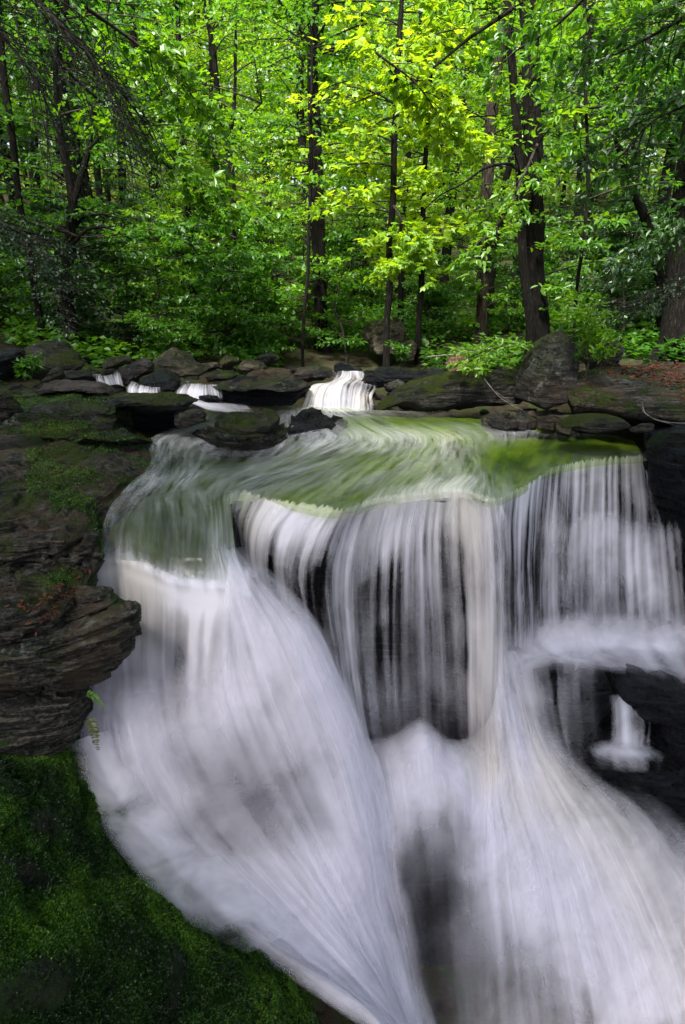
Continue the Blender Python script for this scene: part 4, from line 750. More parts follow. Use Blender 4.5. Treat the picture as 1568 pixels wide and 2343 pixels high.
blob('wet_rock', [(700, 900), (740, 886), (800, 874), (850, 878), (862, 905), (840, 930), (740, 932), (705, 925)], 10.35, .3, 'wet', 'black step rock under the bright upper cascade', 'rock', p=3)
def smallfall(px, Y, seed):
    flow([[(x0, y0, Y+.18, .25), (x1, (y0+y1)/2, Y+.02, d), (x1+dx, y1, Y-.06, d*.95)] for x0, y0, x1, y1, dx, d in px], 60, 30, 'fall_small', wob=.0, seed=seed)
smallfall([(212, 856, 216, 876, 2, .0), (226, 856, 228, 878, 2, .6), (240, 860, 244, 882, 3, .5), (252, 858, 258, 880, 4, .35), (268, 852, 270, 880, 3, .7), (276, 856, 282, 886, 4, .0)], 9.3, 61.)
smallfall([(300, 872, 290, 900, -2, .0), (306, 872, 298, 902, -2, .8), (320, 880, 316, 904, 0, .7), (340, 884, 338, 905, 0, .6), (356, 886, 356, 906, 1, .3), (366, 886, 368, 906, 2, .0)], 8.85, 63.)
smallfall([(418, 880, 402, 908, -4, .0), (426, 878, 414, 908, -3, .7), (440, 878, 432, 910, -2, .75), (458, 878, 454, 914, -4, .95), (470, 880, 470, 908, 2, .5), (492, 880, 496, 910, 3, .5), (504, 884, 510, 912, 3, .0)], 8.95, 65.)
flow([[(300, 900, 8.95, .0), (400, 902, 8.95, .0), (470, 915, 8.9, .0), (560, 925, 8.9, .0)], [(300, 905, 8.85, .7), (400, 908, 8.85, .9), (470, 924, 8.75, .8), (570, 932, 8.7, .2)],
      [(330, 908, 8.75, .2), (420, 916, 8.75, .5), (480, 934, 8.6, .6), (580, 940, 8.5, .2)], [(350, 912, 8.7, .0), (430, 922, 8.65, .0), (490, 942, 8.5, .0), (590, 948, 8.4, .0)]], 40, 60, 'foam', wob=.0, seed=67.)

# ------------------------------------------------------------------ leaves, tubes, trees
def frames(ax, up):                    # leaf frames from an axis and a rough normal
    ax = ax/(np.linalg.norm(ax, axis=1, keepdims=True)+1e-9)
    sd_ = np.cross(up, ax); sd_ /= np.linalg.norm(sd_, axis=1, keepdims=True)+1e-9
    return ax, sd_, np.cross(ax, sd_)
KITE = (np.array([[0, 0, 0], [.45, -.32, .03], [1, 0, -.08], [.45, .32, .03]]), [[0, 1, 2, 3]])
OVAL = (np.array([[0, 0, 0], [.28, -.22, .05], [.68, -.2, .03], [1, 0, -.1], [.68, .2, .03], [.28, .22, .05]]), [[0, 1, 2, 3], [0, 3, 4, 5]])
MAPLE = (np.array([[0, 0, 0], [.10, -.34, 0], [.30, -.22, .03], [.52, -.50, -.04], [.60, -.16, .03], [1, 0, -.08], [.60, .16, .03], [.52, .50, -.04], [.30, .22, .03], [.10, .34, 0]]),
         [[0, 1, 2, 3], [0, 3, 4, 5], [0, 5, 6, 7], [0, 7, 8, 9]])
def leaves(name, pos, ax, up, size, lv, tpl, mat, parent=None):
    T, Fc = tpl; n = len(pos); k = len(T); a, s, u = frames(ax, up)
    V = pos[:, None]+size[:, None, None]*(T[None, :, 0:1]*a[:, None]+T[None, :, 1:2]*s[:, None]+T[None, :, 2:3]*u[:, None])
    f = np.array(Fc)[None]+(np.arange(n)*k)[:, None, None]
    return mesh_np(name, V.reshape(-1, 3), [f.reshape(-1, len(Fc[0]))], M[mat] if isinstance(mat, str) else mat, {'lv': np.repeat(lv, k)}, smooth=False, parent=parent)
class Tubes:
    def __init__(s): s.V = []; s.F = []; s.n = 0
    def add(s, P, rad, seg=6):
        P = np.asarray(P, float); rad = np.broadcast_to(np.asarray(rad, float), (len(P),)); d = np.gradient(P, axis=0); d /= np.linalg.norm(d, axis=1, keepdims=True)+1e-9
        ref = np.array([.31, .95, .05]) if abs(d[0, 2]) > .6 else np.array([0, 0, 1.]); x = np.cross(d, ref); x /= np.linalg.norm(x, axis=1, keepdims=True)+1e-9; y = np.cross(d, x)
        th = np.linspace(0, 2*math.pi, seg, endpoint=False)
        V = P[:, None]+rad[:, None, None]*(np.cos(th)[None, :, None]*x[:, None]+np.sin(th)[None, :, None]*y[:, None])
        i = np.arange(len(P)*seg).reshape(len(P), seg)+s.n; j = np.roll(i, -1, 1)
        s.V.append(V.reshape(-1, 3)); s.F.append(np.stack([i[:-1], j[:-1], j[1:], i[1:]], -1).reshape(-1, 4)); s.n += len(P)*seg
    def build(s, name, mat, parent=None, rough=0.):
        V = np.vstack(s.V)
        if rough: V = V+rough*np.stack([fbm(V*np.array([9, 9, 2.])+k*31, 3) for k in range(3)], 1)
        return mesh_np(name, V, [np.vstack(s.F)], M[mat], parent=parent)

def spray_set(starts, dirs, lens, rs, twigs, per, lsize, droop=.18, flat=.35, tube=None, brad=.012, spread=.38):
    """branches with side twigs in a nearly level plane and leaves along the twigs"""
    P, A, U = [], [], []
    for b in range(len(starts)):
        L = lens[b]; d = dirs[b]/np.linalg.norm(dirs[b]); t = np.linspace(0, 1, 7)[:, None]
        wv = rs.normal(0, .05*L, 3)
        pts = starts[b]+d*L*t+np.array([0, 0, -droop*L])*t**2+wv*np.sin(t*3)
        if tube is not None: tube.add(pts, np.linspace(brad*L**.7, .003, 7), 4)
        side = np.cross(d, [0, 0, 1.]); side /= np.linalg.norm(side)+1e-9
        for k in range(twigs):
            f = .22+.78*(k+rs.random())/twigs; i = min(int(f*6), 5); o = pts[i]+(pts[i+1]-pts[i])*(f*6-i)
            sg = 1 if k % 2 else -1; td = d*.65+side*sg*(.75+.3*rs.random())+rs.normal(0, .12, 3)*np.array([1, 1, .8]); td[2] -= .12
            tl = L*spread*(1.15-f*.75)*(.6+.7*rs.random())
            m = per; q = rs.random(m)[:, None]
            pp = o+td*tl*q+rs.normal(0, 1, (m, 3))*np.array([.10, .10, .045])*(tl+.12)
            aa = td[None]*.8+rs.normal(0, .55, (m, 3)); aa[:, 2] -= .22
            uu = np.array([0, 0, 1.])+rs.normal(0, flat, (m, 3))
            P.append(pp); A.append(aa); U.append(uu)
            if tube is not None and L > .8 and k % 2 == 0: tube.add(np.array([o, o+td*tl*.5, o+td*tl+np.array([0, 0, -.05*tl])]), [.006, .004, .002], 3)
    P = np.vstack(P); n = len(P)
    return P, np.vstack(A), np.vstack(U), lsize*(.65+.7*rs.random(n))
def lvals(P, rs, sc=.9): return np.clip(.5+.38*fbm(P*sc+3.7, 2)+rs.normal(0, .16, len(P)), 0, 1)

def tree(name, trunk, label, cat, bark, leafmat, zr, nb, lr, lsize, twigs=8, per=9, tpl=KITE, group=None, extra=(), seed=0, rise=.25, droop=.18, seg=12, rough=.012, azr=None, flat=.4, spread=.38, local=True):
    """trunk: list of (point, radius) in world space. extra: further limbs of the same sort. The root stands at the foot."""
    rs = np.random.default_rng(seed); foot = np.array(trunk[0][0]); root = empty(name, foot, label, cat, group)
    T = Tubes(); tp = np.array([p for p, r in trunk]); tr = np.array([[r] for p, r in trunk])
    A = arc(np.hstack([tp-foot, tr]), 40); A[:, :3] += .02*np.stack([fbm(A[:, :3]*1.1+seed+9*k, 2) for k in range(3)], 1)*np.array([1, 1, 0])
    A[:2, 3] *= np.array([1.5, 1.15]); T.add(A[:, :3]-np.array([0, 0, .0]), A[:, 3], seg)
    for l in extra:
        E = arc(np.array([[*(np.array(p)-foot), r] for p, r in l]), 20); T.add(E[:, :3], E[:, 3], 8)
    if nb >= 20: T.build('trunk', bark, root, rough)
    if nb:
        B = Tubes() if nb >= 20 else T; st, di, ln = [], [], []
        paths = [A]+[arc(np.array([[*(np.array(p)-foot), r] for p, r in l]), 20) for l in extra]
        for b in range(nb):
            Q = paths[rs.integers(len(paths))] if rs.random() < .5 else A
            zt = zr[0]+(zr[1]-zr[0])*(b+rs.random())/nb-foot[2]; zt = min(max(zt, Q[0, 2]), Q[-1, 2]); i = min(np.searchsorted(Q[:, 2], zt), len(Q)-1)
            ph = rs.uniform(0, 2*math.pi) if azr is None else rs.uniform(*azr)
            st.append(Q[i, :3]); di.append(np.array([math.cos(ph), math.sin(ph), rise*(.2+rs.random()*1.4)])); ln.append(rs.uniform(*lr))
        P, AX, U, S = spray_set(st, di, ln, rs, twigs, per, lsize, droop, flat, B, spread=spread)
        B.build('limbs', 'twig', root) if nb >= 20 else B.build('trunk', bark, root, rough*.3)
        leaves('crown', P, AX, U, S, lvals(P, rs), tpl, leafmat, root)
    return root
def px_trunk(pts, Y, scale=1.0):       # pts: (x, y, width in picture units)
    out = []
    for x, y, wd in pts:
        p = at(x, y, Y); out.append((p, wd/2/F*np.linalg.norm(p-np.array([0, 0, H]))*scale*CP))
    return out
def foot_on_ground(pts, Y):            # add a foot that reaches the ground
    t = px_trunk(pts, Y); p, r = t[0]; g = float(ground_z(p[0], p[1]))-.05
    if p[2] > g+.1: t = [(np.array([p[0], p[1], g]), r*1.12)]+t
    return t

# named trunks, from the photo
def T1(name, pts, Y, label, cat, bark, lm, **k):
    t = foot_on_ground(pts, Y); return tree(name, t, label, cat, bark, lm, **k)
T1('slender_tree', [(86, 690, 15), (50, 480, 14), (20, 250, 13), (5, 120, 12), (-20, -150, 11), (-40, -400, 8)], 13, 'slim dark tree leaning out of the left edge', 'tree', 'bark', 'leaf_mid', zr=(2.6, 8), nb=26, lr=(.8, 2.0), lsize=.10, seed=1)
T1('forked_tree', [(152, 672, 26), (160, 580, 22), (166, 500, 20), (168, 468, 19), (146, 350, 13), (130, 230, 10), (128, 120, 9), (150, 0, 8), (150, -200, 6)], 12.5,
   'dark forked young tree like a letter Y on the left bank', 'tree', 'bark', 'leaf_mid', zr=(2.4, 7), nb=34, lr=(.8, 2.2), lsize=.10, seed=2,
   extra=[px_trunk([(168, 470, 15), (188, 400, 13), (206, 330, 11), (214, 230, 8), (240, 120, 5), (250, 0, 3)], 12.5), px_trunk([(166, 560, 9), (195, 530, 7), (240, 520, 5), (300, 545, 3)], 12.3), px_trunk([(170, 520, 8), (200, 495, 6), (250, 490, 3)], 12.6),
          px_trunk([(205, 340, 6), (250, 300, 4), (330, 290, 2)], 12.2)])
T1('slender_tree', [(444, 700, 16), (440, 600, 15), (428, 450, 14), (418, 300, 13), (410, 150, 12), (405, 0, 10), (400, -200, 8)], 16, 'straight thin tree between the left maple sprays and the forked trunk', 'tree', 'bark', 'leaf_bright', zr=(2.2, 9), nb=36, lr=(.9, 2.2), lsize=.10, seed=3)
T1('forked_tree', [(534, 640, 14), (532, 520, 14), (530, 420, 14), (518, 310, 13), (500, 215, 11), (488, 110, 9), (465, 0, 8), (455, -150, 5)], 15.5,
   'thin tree forking into an upright tuning fork left of centre', 'tree', 'bark', 'leaf_bright', zr=(2.4, 9), nb=40, lr=(.8, 2.2), lsize=.10, seed=4,
   extra=[px_trunk([(522, 320, 9), (535, 250, 8), (538, 150, 6), (540, 60, 5), (545, -60, 3)], 15.5), px_trunk([(532, 330, 5), (560, 280, 4), (600, 235, 3)], 15.4)])
T1('hemlock_tree', [(736, 752, 30), (730, 600, 26), (722, 450, 25), (718, 300, 23), (716, 180, 21), (716, 90, 18), (722, 0, 14), (730, -200, 8)], 15.6,
   'large dark double stemmed hemlock standing upstream in the middle', 'tree', 'bark', 'leaf_mid', zr=(3.0, 12), nb=60, lr=(1.2, 3.2), lsize=.11, seed=5, droop=.3, twigs=9,
   extra=[px_trunk([(742, 740, 16), (738, 600, 15), (734, 450, 14), (730, 300, 12), (722, 200, 9)], 15.4), px_trunk([(716, 110, 7), (690, 70, 6), (640, 0, 5), (600, -60, 3)], 15.6), px_trunk([(718, 120, 7), (740, 60, 6), (765, 0, 5), (790, -60, 3)], 15.6),
          px_trunk([(716, 215, 5), (680, 190, 4), (620, 150, 3)], 15.5), px_trunk([(718, 270, 5), (670, 285, 4), (600, 290, 3)], 15.4)])
T1('slender_tree', [(692, 815, 7), (700, 690, 8), (706, 560, 8), (709, 400, 8), (712, 250, 6), (712, 100, 4)], 13.5, 'pole thin stem just left of the double hemlock', 'tree', 'bark', 'leaf_bright', zr=(1.4, 4.5), nb=16, lr=(.6, 1.4), lsize=.10, seed=6)
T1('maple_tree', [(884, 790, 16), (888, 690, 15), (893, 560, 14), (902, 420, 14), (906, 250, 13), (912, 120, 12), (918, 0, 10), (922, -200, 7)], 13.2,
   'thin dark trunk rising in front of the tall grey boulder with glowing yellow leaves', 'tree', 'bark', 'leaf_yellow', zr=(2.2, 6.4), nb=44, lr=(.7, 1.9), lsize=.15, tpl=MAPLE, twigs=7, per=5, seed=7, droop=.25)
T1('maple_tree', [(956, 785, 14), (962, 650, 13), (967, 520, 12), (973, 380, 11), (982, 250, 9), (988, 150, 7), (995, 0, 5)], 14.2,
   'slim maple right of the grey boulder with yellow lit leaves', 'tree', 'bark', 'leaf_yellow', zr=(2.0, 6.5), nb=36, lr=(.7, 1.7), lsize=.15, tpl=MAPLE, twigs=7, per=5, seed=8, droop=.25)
T1('slender_tree', [(918, 720, 15), (921, 540, 14), (930, 400, 13), (945, 250, 12), (960, 100, 9), (965, -100, 6)], 19, 'dark stem half hidden behind the two yellow maples', 'tree', 'bark', 'leaf_bright', zr=(3, 9), nb=34, lr=(1, 2.4), lsize=.12, seed=9)
T1('tall_tree', [(1099, 772, 28), (1106, 640, 27), (1112, 520, 27), (1117, 400, 26), (1127, 250, 25), (1140, 130, 24), (1158, 0, 22), (1185, -250, 18)], 16,
   'grey brown lit trunk leaning right behind the dark twin trunks', 'tree', 'bark_grey', 'leaf_bright', zr=(4.5, 11), nb=26, lr=(1, 2.6), lsize=.11, seed=10)
T1('slender_tree', [(1122, 660, 18), (1135, 540, 17), (1150, 440, 16), (1166, 380, 14), (1185, 300, 11), (1200, 200, 8)], 18, 'leaning stem just behind the grey brown trunk', 'tree', 'bark', 'leaf_bright', zr=(3.5, 8), nb=24, lr=(.8, 2.2), lsize=.11, seed=11)
T1('beech_tree', [(1216, 752, 22), (1203, 650, 20), (1195, 560, 18), (1191, 400, 18), (1180, 250, 17), (1170, 100, 16), (1163, 0, 15), (1150, -250, 12)], 12.2,
   'narrower dark trunk on the left of the twin pair', 'tree', 'bark', 'leaf_bright', zr=(1.9, 6.5), nb=12, lr=(.6, 1.5), lsize=.12, tpl=OVAL, twigs=6, per=6, seed=12, azr=(2.2, 6.4),
   extra=[px_trunk([(1190, 395, 7), (1165, 375, 6), (1110, 385, 5), (1060, 420, 4), (1010, 445, 3), (970, 480, 2)], 11.9), px_trunk([(1172, 20, 9), (1130, 50, 7), (1070, 90, 6), (1010, 140, 5), (940, 190, 4), (860, 215, 3), (800, 240, 2)], 11.6)])
T1('beech_tree', [(1234, 755, 48), (1228, 650, 42), (1223, 540, 39), (1220, 400, 38), (1217, 250, 36), (1211, 100, 34), (1208, 0, 33), (1200, -250, 28)], 12.6,
   'thick dark trunk on the right of the twin pair', 'tree', 'bark', 'leaf_bright', zr=(1.6, 7), nb=22, lr=(.7, 2.0), lsize=.15, tpl=OVAL, twigs=7, per=7, seed=13, rough=.025)
T1('slender_tree', [(1316, 715, 8), (1330, 600, 8), (1341, 500, 8), (1345, 420, 7), (1341, 250, 7), (1338, 100, 6), (1337, -100, 5)], 10.8, 'wiry black stem in front of the dark right hand leaves', 'tree', 'bark', 'leaf_mid', zr=(2.0, 6), nb=26, lr=(.5, 1.6), lsize=.11, tpl=OVAL, twigs=6, per=7, seed=14)
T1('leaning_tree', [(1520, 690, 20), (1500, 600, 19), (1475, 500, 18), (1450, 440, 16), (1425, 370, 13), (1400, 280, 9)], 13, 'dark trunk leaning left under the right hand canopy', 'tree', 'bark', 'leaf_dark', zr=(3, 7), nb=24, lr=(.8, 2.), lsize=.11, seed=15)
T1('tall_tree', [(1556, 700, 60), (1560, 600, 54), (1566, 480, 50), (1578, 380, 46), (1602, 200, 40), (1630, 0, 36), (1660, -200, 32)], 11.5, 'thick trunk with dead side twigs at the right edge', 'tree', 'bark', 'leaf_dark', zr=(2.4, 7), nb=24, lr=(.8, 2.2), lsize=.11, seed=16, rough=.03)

# ---- generic wood: a few kinds, copied
def straight(h, r, seed):
    rs = np.random.default_rng(seed); a = rs.normal(0, .35, 2); b = rs.normal(0, .3, 2)
    return [(np.array([0, 0, 0.]), r*1.1), (np.array([a[0]*.3, a[1]*.3, h*.25]), r), (np.array([a[0], a[1], h*.5]), r*.85), (np.array([a[0]+b[0], a[1]+b[1], h]), r*.4)]
WL = 'slim wood tree among many alike in the depth of the forest'
protos = []
for i, (lm, nb, h, r) in enumerate([('leaf_bright', 80, 13, .14), ('leaf_yellow', 70, 12, .11), ('leaf_mid', 90, 14, .18), ('leaf_bright', 80, 11, .09), ('leaf_mid', 80, 13, .13), ('leaf_dark', 80, 13, .16)]):
    t = tree('wood_tree', straight(h, r, 100+i), WL, 'tree', 'bark', lm, zr=(3.2, h), nb=int(nb*.72), lr=(.9, 2.7), lsize=.135, twigs=10, per=12, seed=200+i, group='trees in the depth of the wood', seg=8, flat=.45)
    protos.append(t)
used = set()
def plant(k, x, y, rz, s):
    loc = (x, y, float(ground_z(x, y))-.05)
    if k not in used:
        used.add(k); p = protos[k]; p.location = loc; p.rotation_euler = (0, 0, rz); p.scale = (s, s, s)
    else: dup(protos[k], loc, rz, s)
rr = random.Random(5); spots = []
for _ in range(4000):
    y = 19+27*rr.random()**.8; x = rr.uniform(-.62, .62)*y*1.05
    if (y < 27 or not .04 < x/y < .27 or rr.random() < .25) and all((x-a)**2+(y-b)**2 > (1.9+.03*y)**2 for a, b in spots): spots.append((x, y))
    if len(spots) >= 64: break
for x, y in spots:
    c = abs(x/y+.0)                    # light mid-wood and dark flanks are put in through the choice of leaf colour
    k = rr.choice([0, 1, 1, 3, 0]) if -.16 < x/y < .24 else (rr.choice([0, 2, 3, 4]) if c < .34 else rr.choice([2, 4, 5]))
    plant(k, x, y, rr.uniform(0, 6.28), rr.uniform(.85, 1.2))
# saplings and shrubs of the understory
sap = []
for i, (lm, h, nb) in enumerate([('leaf_bright', 3.2, 34), ('leaf_mid', 2.4, 34), ('leaf_mid', 1.5, 30), ('leaf_dark', 2.2, 34)]):
    sap.append(tree('sapling', straight(h, .018, 300+i), 'leafy sapling of the crowded understory beneath the tall trees', 'sapling', 'twig', lm, zr=(.25, h), nb=nb, lr=(.4, 1.25), lsize=.10, twigs=8, per=8, seed=310+i, group='understory saplings', seg=5, rough=0, tpl=KITE))
used2 = set(); rr = random.Random(9)
for j in range(90):
    for _ in range(50):
        y = rr.uniform(12.5, 25); x = rr.uniform(-.6, .6)*y
        if (y > 14.5 or abs(x-.3) > 2.2) and not (.2 < x < 2.4 and y < 16.5): break
    q = x/y; k = rr.choice([0, 0, 1, 2]) if -.12 < q < .25 else (rr.choice([1, 2, 0]) if abs(q) < .32 else rr.choice([3, 2, 3]))  # lighter leaves mid-wood, darker at the sides: light and shade by leaf colour
    loc = (x, y, float(ground_z(x, y))-.03); s = rr.uniform(.7, 1.25); rz = rr.uniform(0, 6.28)
    if k not in used2:
        used2.add(k); sap[k].location = loc; sap[k].rotation_euler = (0, 0, rz); sap[k].scale = (s, s, s)
    else: dup(sap[k], loc, rz, s)
# ground cover
def ground_cover():
    rs = np.random.default_rng(44); n = 52000
    y = 10.8+16*rs.random(n)**1.3; x = rs.uniform(-.62, .62, n)*y
    keep = (fbm(np.stack([x*.7, y*.7, 0*x], -1), 3) > -.28) & ((np.abs(x-.2) > 1.5+.0*y) | (y > 16)) & ((y > 12.2) | (np.abs(x) > 4.0))
    x, y = x[keep], y[keep]; z = ground_z(x, y)+rs.random(len(x))**1.6*.42
    P = np.stack([x, y, z], 1); A = rs.normal(0, 1, P.shape); A[:, 2] *= .3; U = np.array([0, 0, 1.])+rs.normal(0, .4, P.shape)
    o = leaves('undergrowth', P, A, U, .10+.10*rs.random(len(P)), lvals(P, rs, .5), KITE, 'leaf_mid'); tag(o, 'low green leaves covering the forest floor', 'undergrowth', kind='stuff')
ground_cover()
# the far slope, one mass of leaves
def far_wood():
    rs = np.random.default_rng(45); nc = 2600
    cy = rs.uniform(40, 75, nc); cx = rs.uniform(-.66, .66, nc)*cy; cz = ground_z(cx, cy)+rs.random(nc)*22
    n = 60; c = np.repeat(np.stack([cx, cy, cz], 1), n, 0); P = c+rs.normal(0, 1, c.shape)*np.array([1.1, 1.1, .45])
    A = rs.normal(0, 1, P.shape); A[:, 2] *= .5; U = np.array([0, 0, 1.])+rs.normal(0, .5, P.shape)
    o = leaves('far_forest', P, A, U, .30+.25*rs.random(len(P)), lvals(P, rs, .2), KITE, 'leaf_far'); tag(o, 'mass of foliage far up the wooded slope, distant glow painted in as pale green', 'forest', kind='stuff')
far_wood()

# ------------------------------------------------------------------ moss, litter and small plants
def scatter(G, n, rs, thr, sc, upmin=-.2, lo=0., box=None):
    nu, nv = G.shape[:2]; nr = grid_normals(G); i = rs.random(n)*(nu-1.001); j = rs.random(n)*(nv-1.001); a, b = i.astype(int), j.astype(int); f, g = (i-a)[:, None], (j-b)[:, None]
    P = (G[a, b]*(1-f)*(1-g)+G[a+1, b]*f*(1-g)+G[a, b+1]*(1-f)*g+G[a+1, b+1]*f*g); Q = nr[a, b]
    m = fbm(P*sc+lo, 4); k = (m > thr+.25*rs.normal(0, .4, n)) & (Q[:, 2] > upmin)
    if box is not None:
        u, v = i/(nu-1), j/(nv-1); k &= (u > box[0]) & (u < box[1]) & (v > box[2]) & (v < box[3])
    return P[k], Q[k], m[k]
def moss_on(G, parent, n, thr, sc, size, upmin=-.2, seed=0, lean=(.35, .25, .2), box=None, name='moss', mat='moss_fresh'):
    rs = np.random.default_rng(seed); P, Q, m = scatter(G, n, rs, thr, sc, upmin, seed, box)
    A = Q*.55+rs.normal(0, .35, P.shape)+np.array(lean); U = Q+rs.normal(0, .5, P.shape)
    o = leaves(name, P-Q*.004, A, U, size*(.5+rs.random(len(P))), np.clip(.16+.45*(m-thr)+.42*fbm(P*3.1, 3)+rs.normal(0, .2, len(P)), 0, 1), KITE, mat, parent); tag(o, kind='stuff')
moss_on(BG, mbank, 380000, -.66, 2.6, .0145, -.6, 1, mat='moss')
moss_on(BKG, BO, 90000, -.16, 3.2, .014, -.3, 2, box=(.52, 1, 0, .72))
moss_on(LG, LO, 110000, -.06, 1.9, .014, .2, 3, box=(.3, .9, 0, 1))
moss_on(NG, NO, 20000, .16, 3.0, .013, .2, 4, box=(.35, 1, 0, .5))
moss_on(TG, TO, 70000, -.10, 2.4, .016, .1, 5)
moss_on(RG, RO, 26000, .12, 2.2, .016, .2, 6)
def litter(name, G, n, thr, sc, size, seed, label, box=None):
    rs = np.random.default_rng(seed); P, Q, m = scatter(G, n, rs, thr, sc, .45, seed, box)
    A = rs.normal(0, 1, P.shape); A -= Q*np.sum(A*Q, 1, keepdims=True); A += Q*rs.normal(0, .25, (len(P), 1)); U = Q+rs.normal(0, .35, P.shape)
    T = OVAL; k = 6; a, s_, u = frames(A, U); V = (P+Q*.006)[:, None]+(size*(.5+rs.random(len(P))))[:, None, None]*(T[0][None, :, 0:1]*a[:, None]+T[0][None, :, 1:2]*s_[:, None]+T[0][None, :, 2:3]*u[:, None])
    f = np.array(T[1])[None]+(np.arange(len(P))*k)[:, None, None]
    tag(mesh_np(name, V.reshape(-1, 3), [f.reshape(-1, 4)], M['deadleaf'], smooth=False), label, 'leaf litter', kind='stuff')
litter('leaf_litter', BKG, 2600, -.02, 2.5, .035, 21, 'brown dead leaves on the stepped shale block', (.2, 1, .55, 1))
litter('leaf_litter', RG, 2600, .05, 1.6, .06, 22, 'red brown dead leaves on the tilted right bank slab', (.3, 1, 0, .6))
litter('leaf_litter', LG, 900, .18, 2.5, .04, 23, 'brown dead leaves in the cracks of the pool ledge')

def spray(name, pts, Y, nb, lr, lsize, twigs, per, lm, tpl, label, cat, seed, wd=8, bark='twig', droop=.2, aim=None, flat=.4, spread=.38, rise=.1):
    """a limb with side branches; pts in the picture at depth Y (or a depth for each point)"""
    rs = np.random.default_rng(seed); Ys = Y if isinstance(Y, (list, tuple)) else [Y]*len(pts); p = np.array([at(x, y, q) for (x, y), q in zip(pts, Ys)])
    foot = p[0].copy(); root = empty(name, foot, label, cat); p = p-foot; n = len(p); r0 = wd/2/F*Ys[0]
    A = arc(np.hstack([p, np.linspace(r0, r0*.25, n)[:, None]]), 30); T = Tubes(); T.add(A[:, :3], A[:, 3], 6); st, di, ln = [], [], []
    for b in range(nb):
        f = .12+.88*(b+rs.random())/nb; i = min(int(f*29), 28); t = A[i+1, :3]-A[i, :3]; t /= np.linalg.norm(t); sd_ = np.cross(t, [0, 0, 1.]); sd_ /= np.linalg.norm(sd_)+1e-9
        d = t*.8+sd_*(1 if b % 2 else -1)*rs.uniform(.4, 1.1)+np.array([0, 0, rs.normal(0, .18)+rise])
        if aim is not None: d = d*.6+np.array(aim)*.8
        st.append(A[i, :3]); di.append(d); ln.append(rs.uniform(*lr))
    P, AX, U, S = spray_set(st, di, ln, rs, twigs, per, lsize, droop, flat, T, .008, spread)
    T.build('limb', bark, root); leaves('foliage', P, AX, U, S, lvals(P, rs, 1.5), tpl, lm, root); return root
spray('hemlock_branch', [(-160, -160), (20, -60), (140, 60), (230, 160), (300, 300)], 6.5, 40, (.5, 1.4), .03, 10, 5, 'needle', KITE, 'dark hemlock limb with bare dead twigs hanging in the top left corner', 'branch', 41, 14, droop=.35, spread=.3)
spray('hemlock_branch', [(-160, -40), (-20, 60), (80, 180), (130, 300)], 6.2, 22, (.4, 1.0), .03, 9, 4, 'needle', KITE, 'lower dark hemlock limb drooping at the left edge near the top', 'branch', 42, 10, droop=.4, spread=.3)
spray('hemlock_branch', [(-200, 470), (-60, 490), (60, 540), (130, 620)], 8.5, 30, (.4, 1.1), .04, 12, 10, 'needle', KITE, 'greyish hemlock bough reaching in from the left edge above the rocks', 'branch', 43, 12, droop=.3, spread=.32)
spray('maple_branch', [(120, 130), (230, 230), (340, 310), (430, 390), (520, 470)], [9.5, 10, 10.3, 10.5, 10.8], 22, (.5, 1.2), .13, 6, 6, 'leaf_bright', MAPLE, 'long maple limb of bright leaves sloping down from upper left', 'branch', 44, 8, droop=.25)
spray('maple_branch', [(200, 20), (300, 90), (400, 170), (470, 260)], [10, 10.5, 10.8, 11], 20, (.5, 1.3), .13, 6, 6, 'leaf_bright', MAPLE, 'upper maple limb of bright leaves left of the forked trunk', 'branch', 45, 8, droop=.25)
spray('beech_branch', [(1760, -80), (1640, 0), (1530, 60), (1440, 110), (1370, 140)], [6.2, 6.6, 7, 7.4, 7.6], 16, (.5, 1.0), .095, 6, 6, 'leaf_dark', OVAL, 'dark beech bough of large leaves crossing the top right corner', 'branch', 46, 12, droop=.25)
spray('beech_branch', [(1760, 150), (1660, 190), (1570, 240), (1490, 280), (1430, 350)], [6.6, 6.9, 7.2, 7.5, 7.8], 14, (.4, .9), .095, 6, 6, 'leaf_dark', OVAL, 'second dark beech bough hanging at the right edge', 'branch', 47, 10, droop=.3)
spray('beech_branch', [(1420, -120), (1350, -20), (1270, 60), (1190, 110), (1130, 160)], [8, 8.4, 8.8, 9.2, 9.4], 8, (.4, .9), .11, 6, 7, 'leaf_mid', OVAL, 'beech limb with broad leaves in front of the twin trunks', 'branch', 48, 9, droop=.25)
spray('beech_branch', [(1230, 330), (1190, 420), (1150, 500), (1090, 560)], [11, 10.8, 10.6, 10.4], 9, (.3, .8), .11, 6, 7, 'leaf_bright', OVAL, 'light green beech spray drooping across the grey brown trunk', 'branch', 49, 6, droop=.3)
spray('maple_branch', [(900, 470), (930, 520), (960, 560), (900, 600)], [11, 11, 11, 11], 14, (.3, .8), .12, 6, 6, 'leaf_yellow', MAPLE, 'lowest glowing yellow maple spray above the grey boulder', 'branch', 50, 5, droop=.3)
spray('maple_branch', [(860, 120), (960, 200), (1020, 300)], [10.5, 10.8, 11], 18, (.4, 1.0), .13, 6, 6, 'leaf_yellow', MAPLE, 'glowing yellow maple spray high between the yellow maple stems', 'branch', 53, 5, droop=.25)
spray('maple_seedling', [(1340, 860), (1352, 810), (1360, 770), (1340, 735)], [8.6, 8.6, 8.6, 8.65], 22, (.3, .75), .085, 6, 6, 'leaf_bright', OVAL, 'bright leafed seedling spreading over the hunched boulder', 'seedling', 51, 5, droop=.12, flat=.25, rise=.0)
spray('leafy_branch', [(1230, 790), (1180, 785), (1120, 800), (1070, 820)], [9.3, 9.2, 9.1, 9.0], 14, (.25, .6), .075, 6, 7, 'leaf_bright', OVAL, 'low leafy branch reaching left over the reddish stump', 'branch', 52, 6, droop=.2)
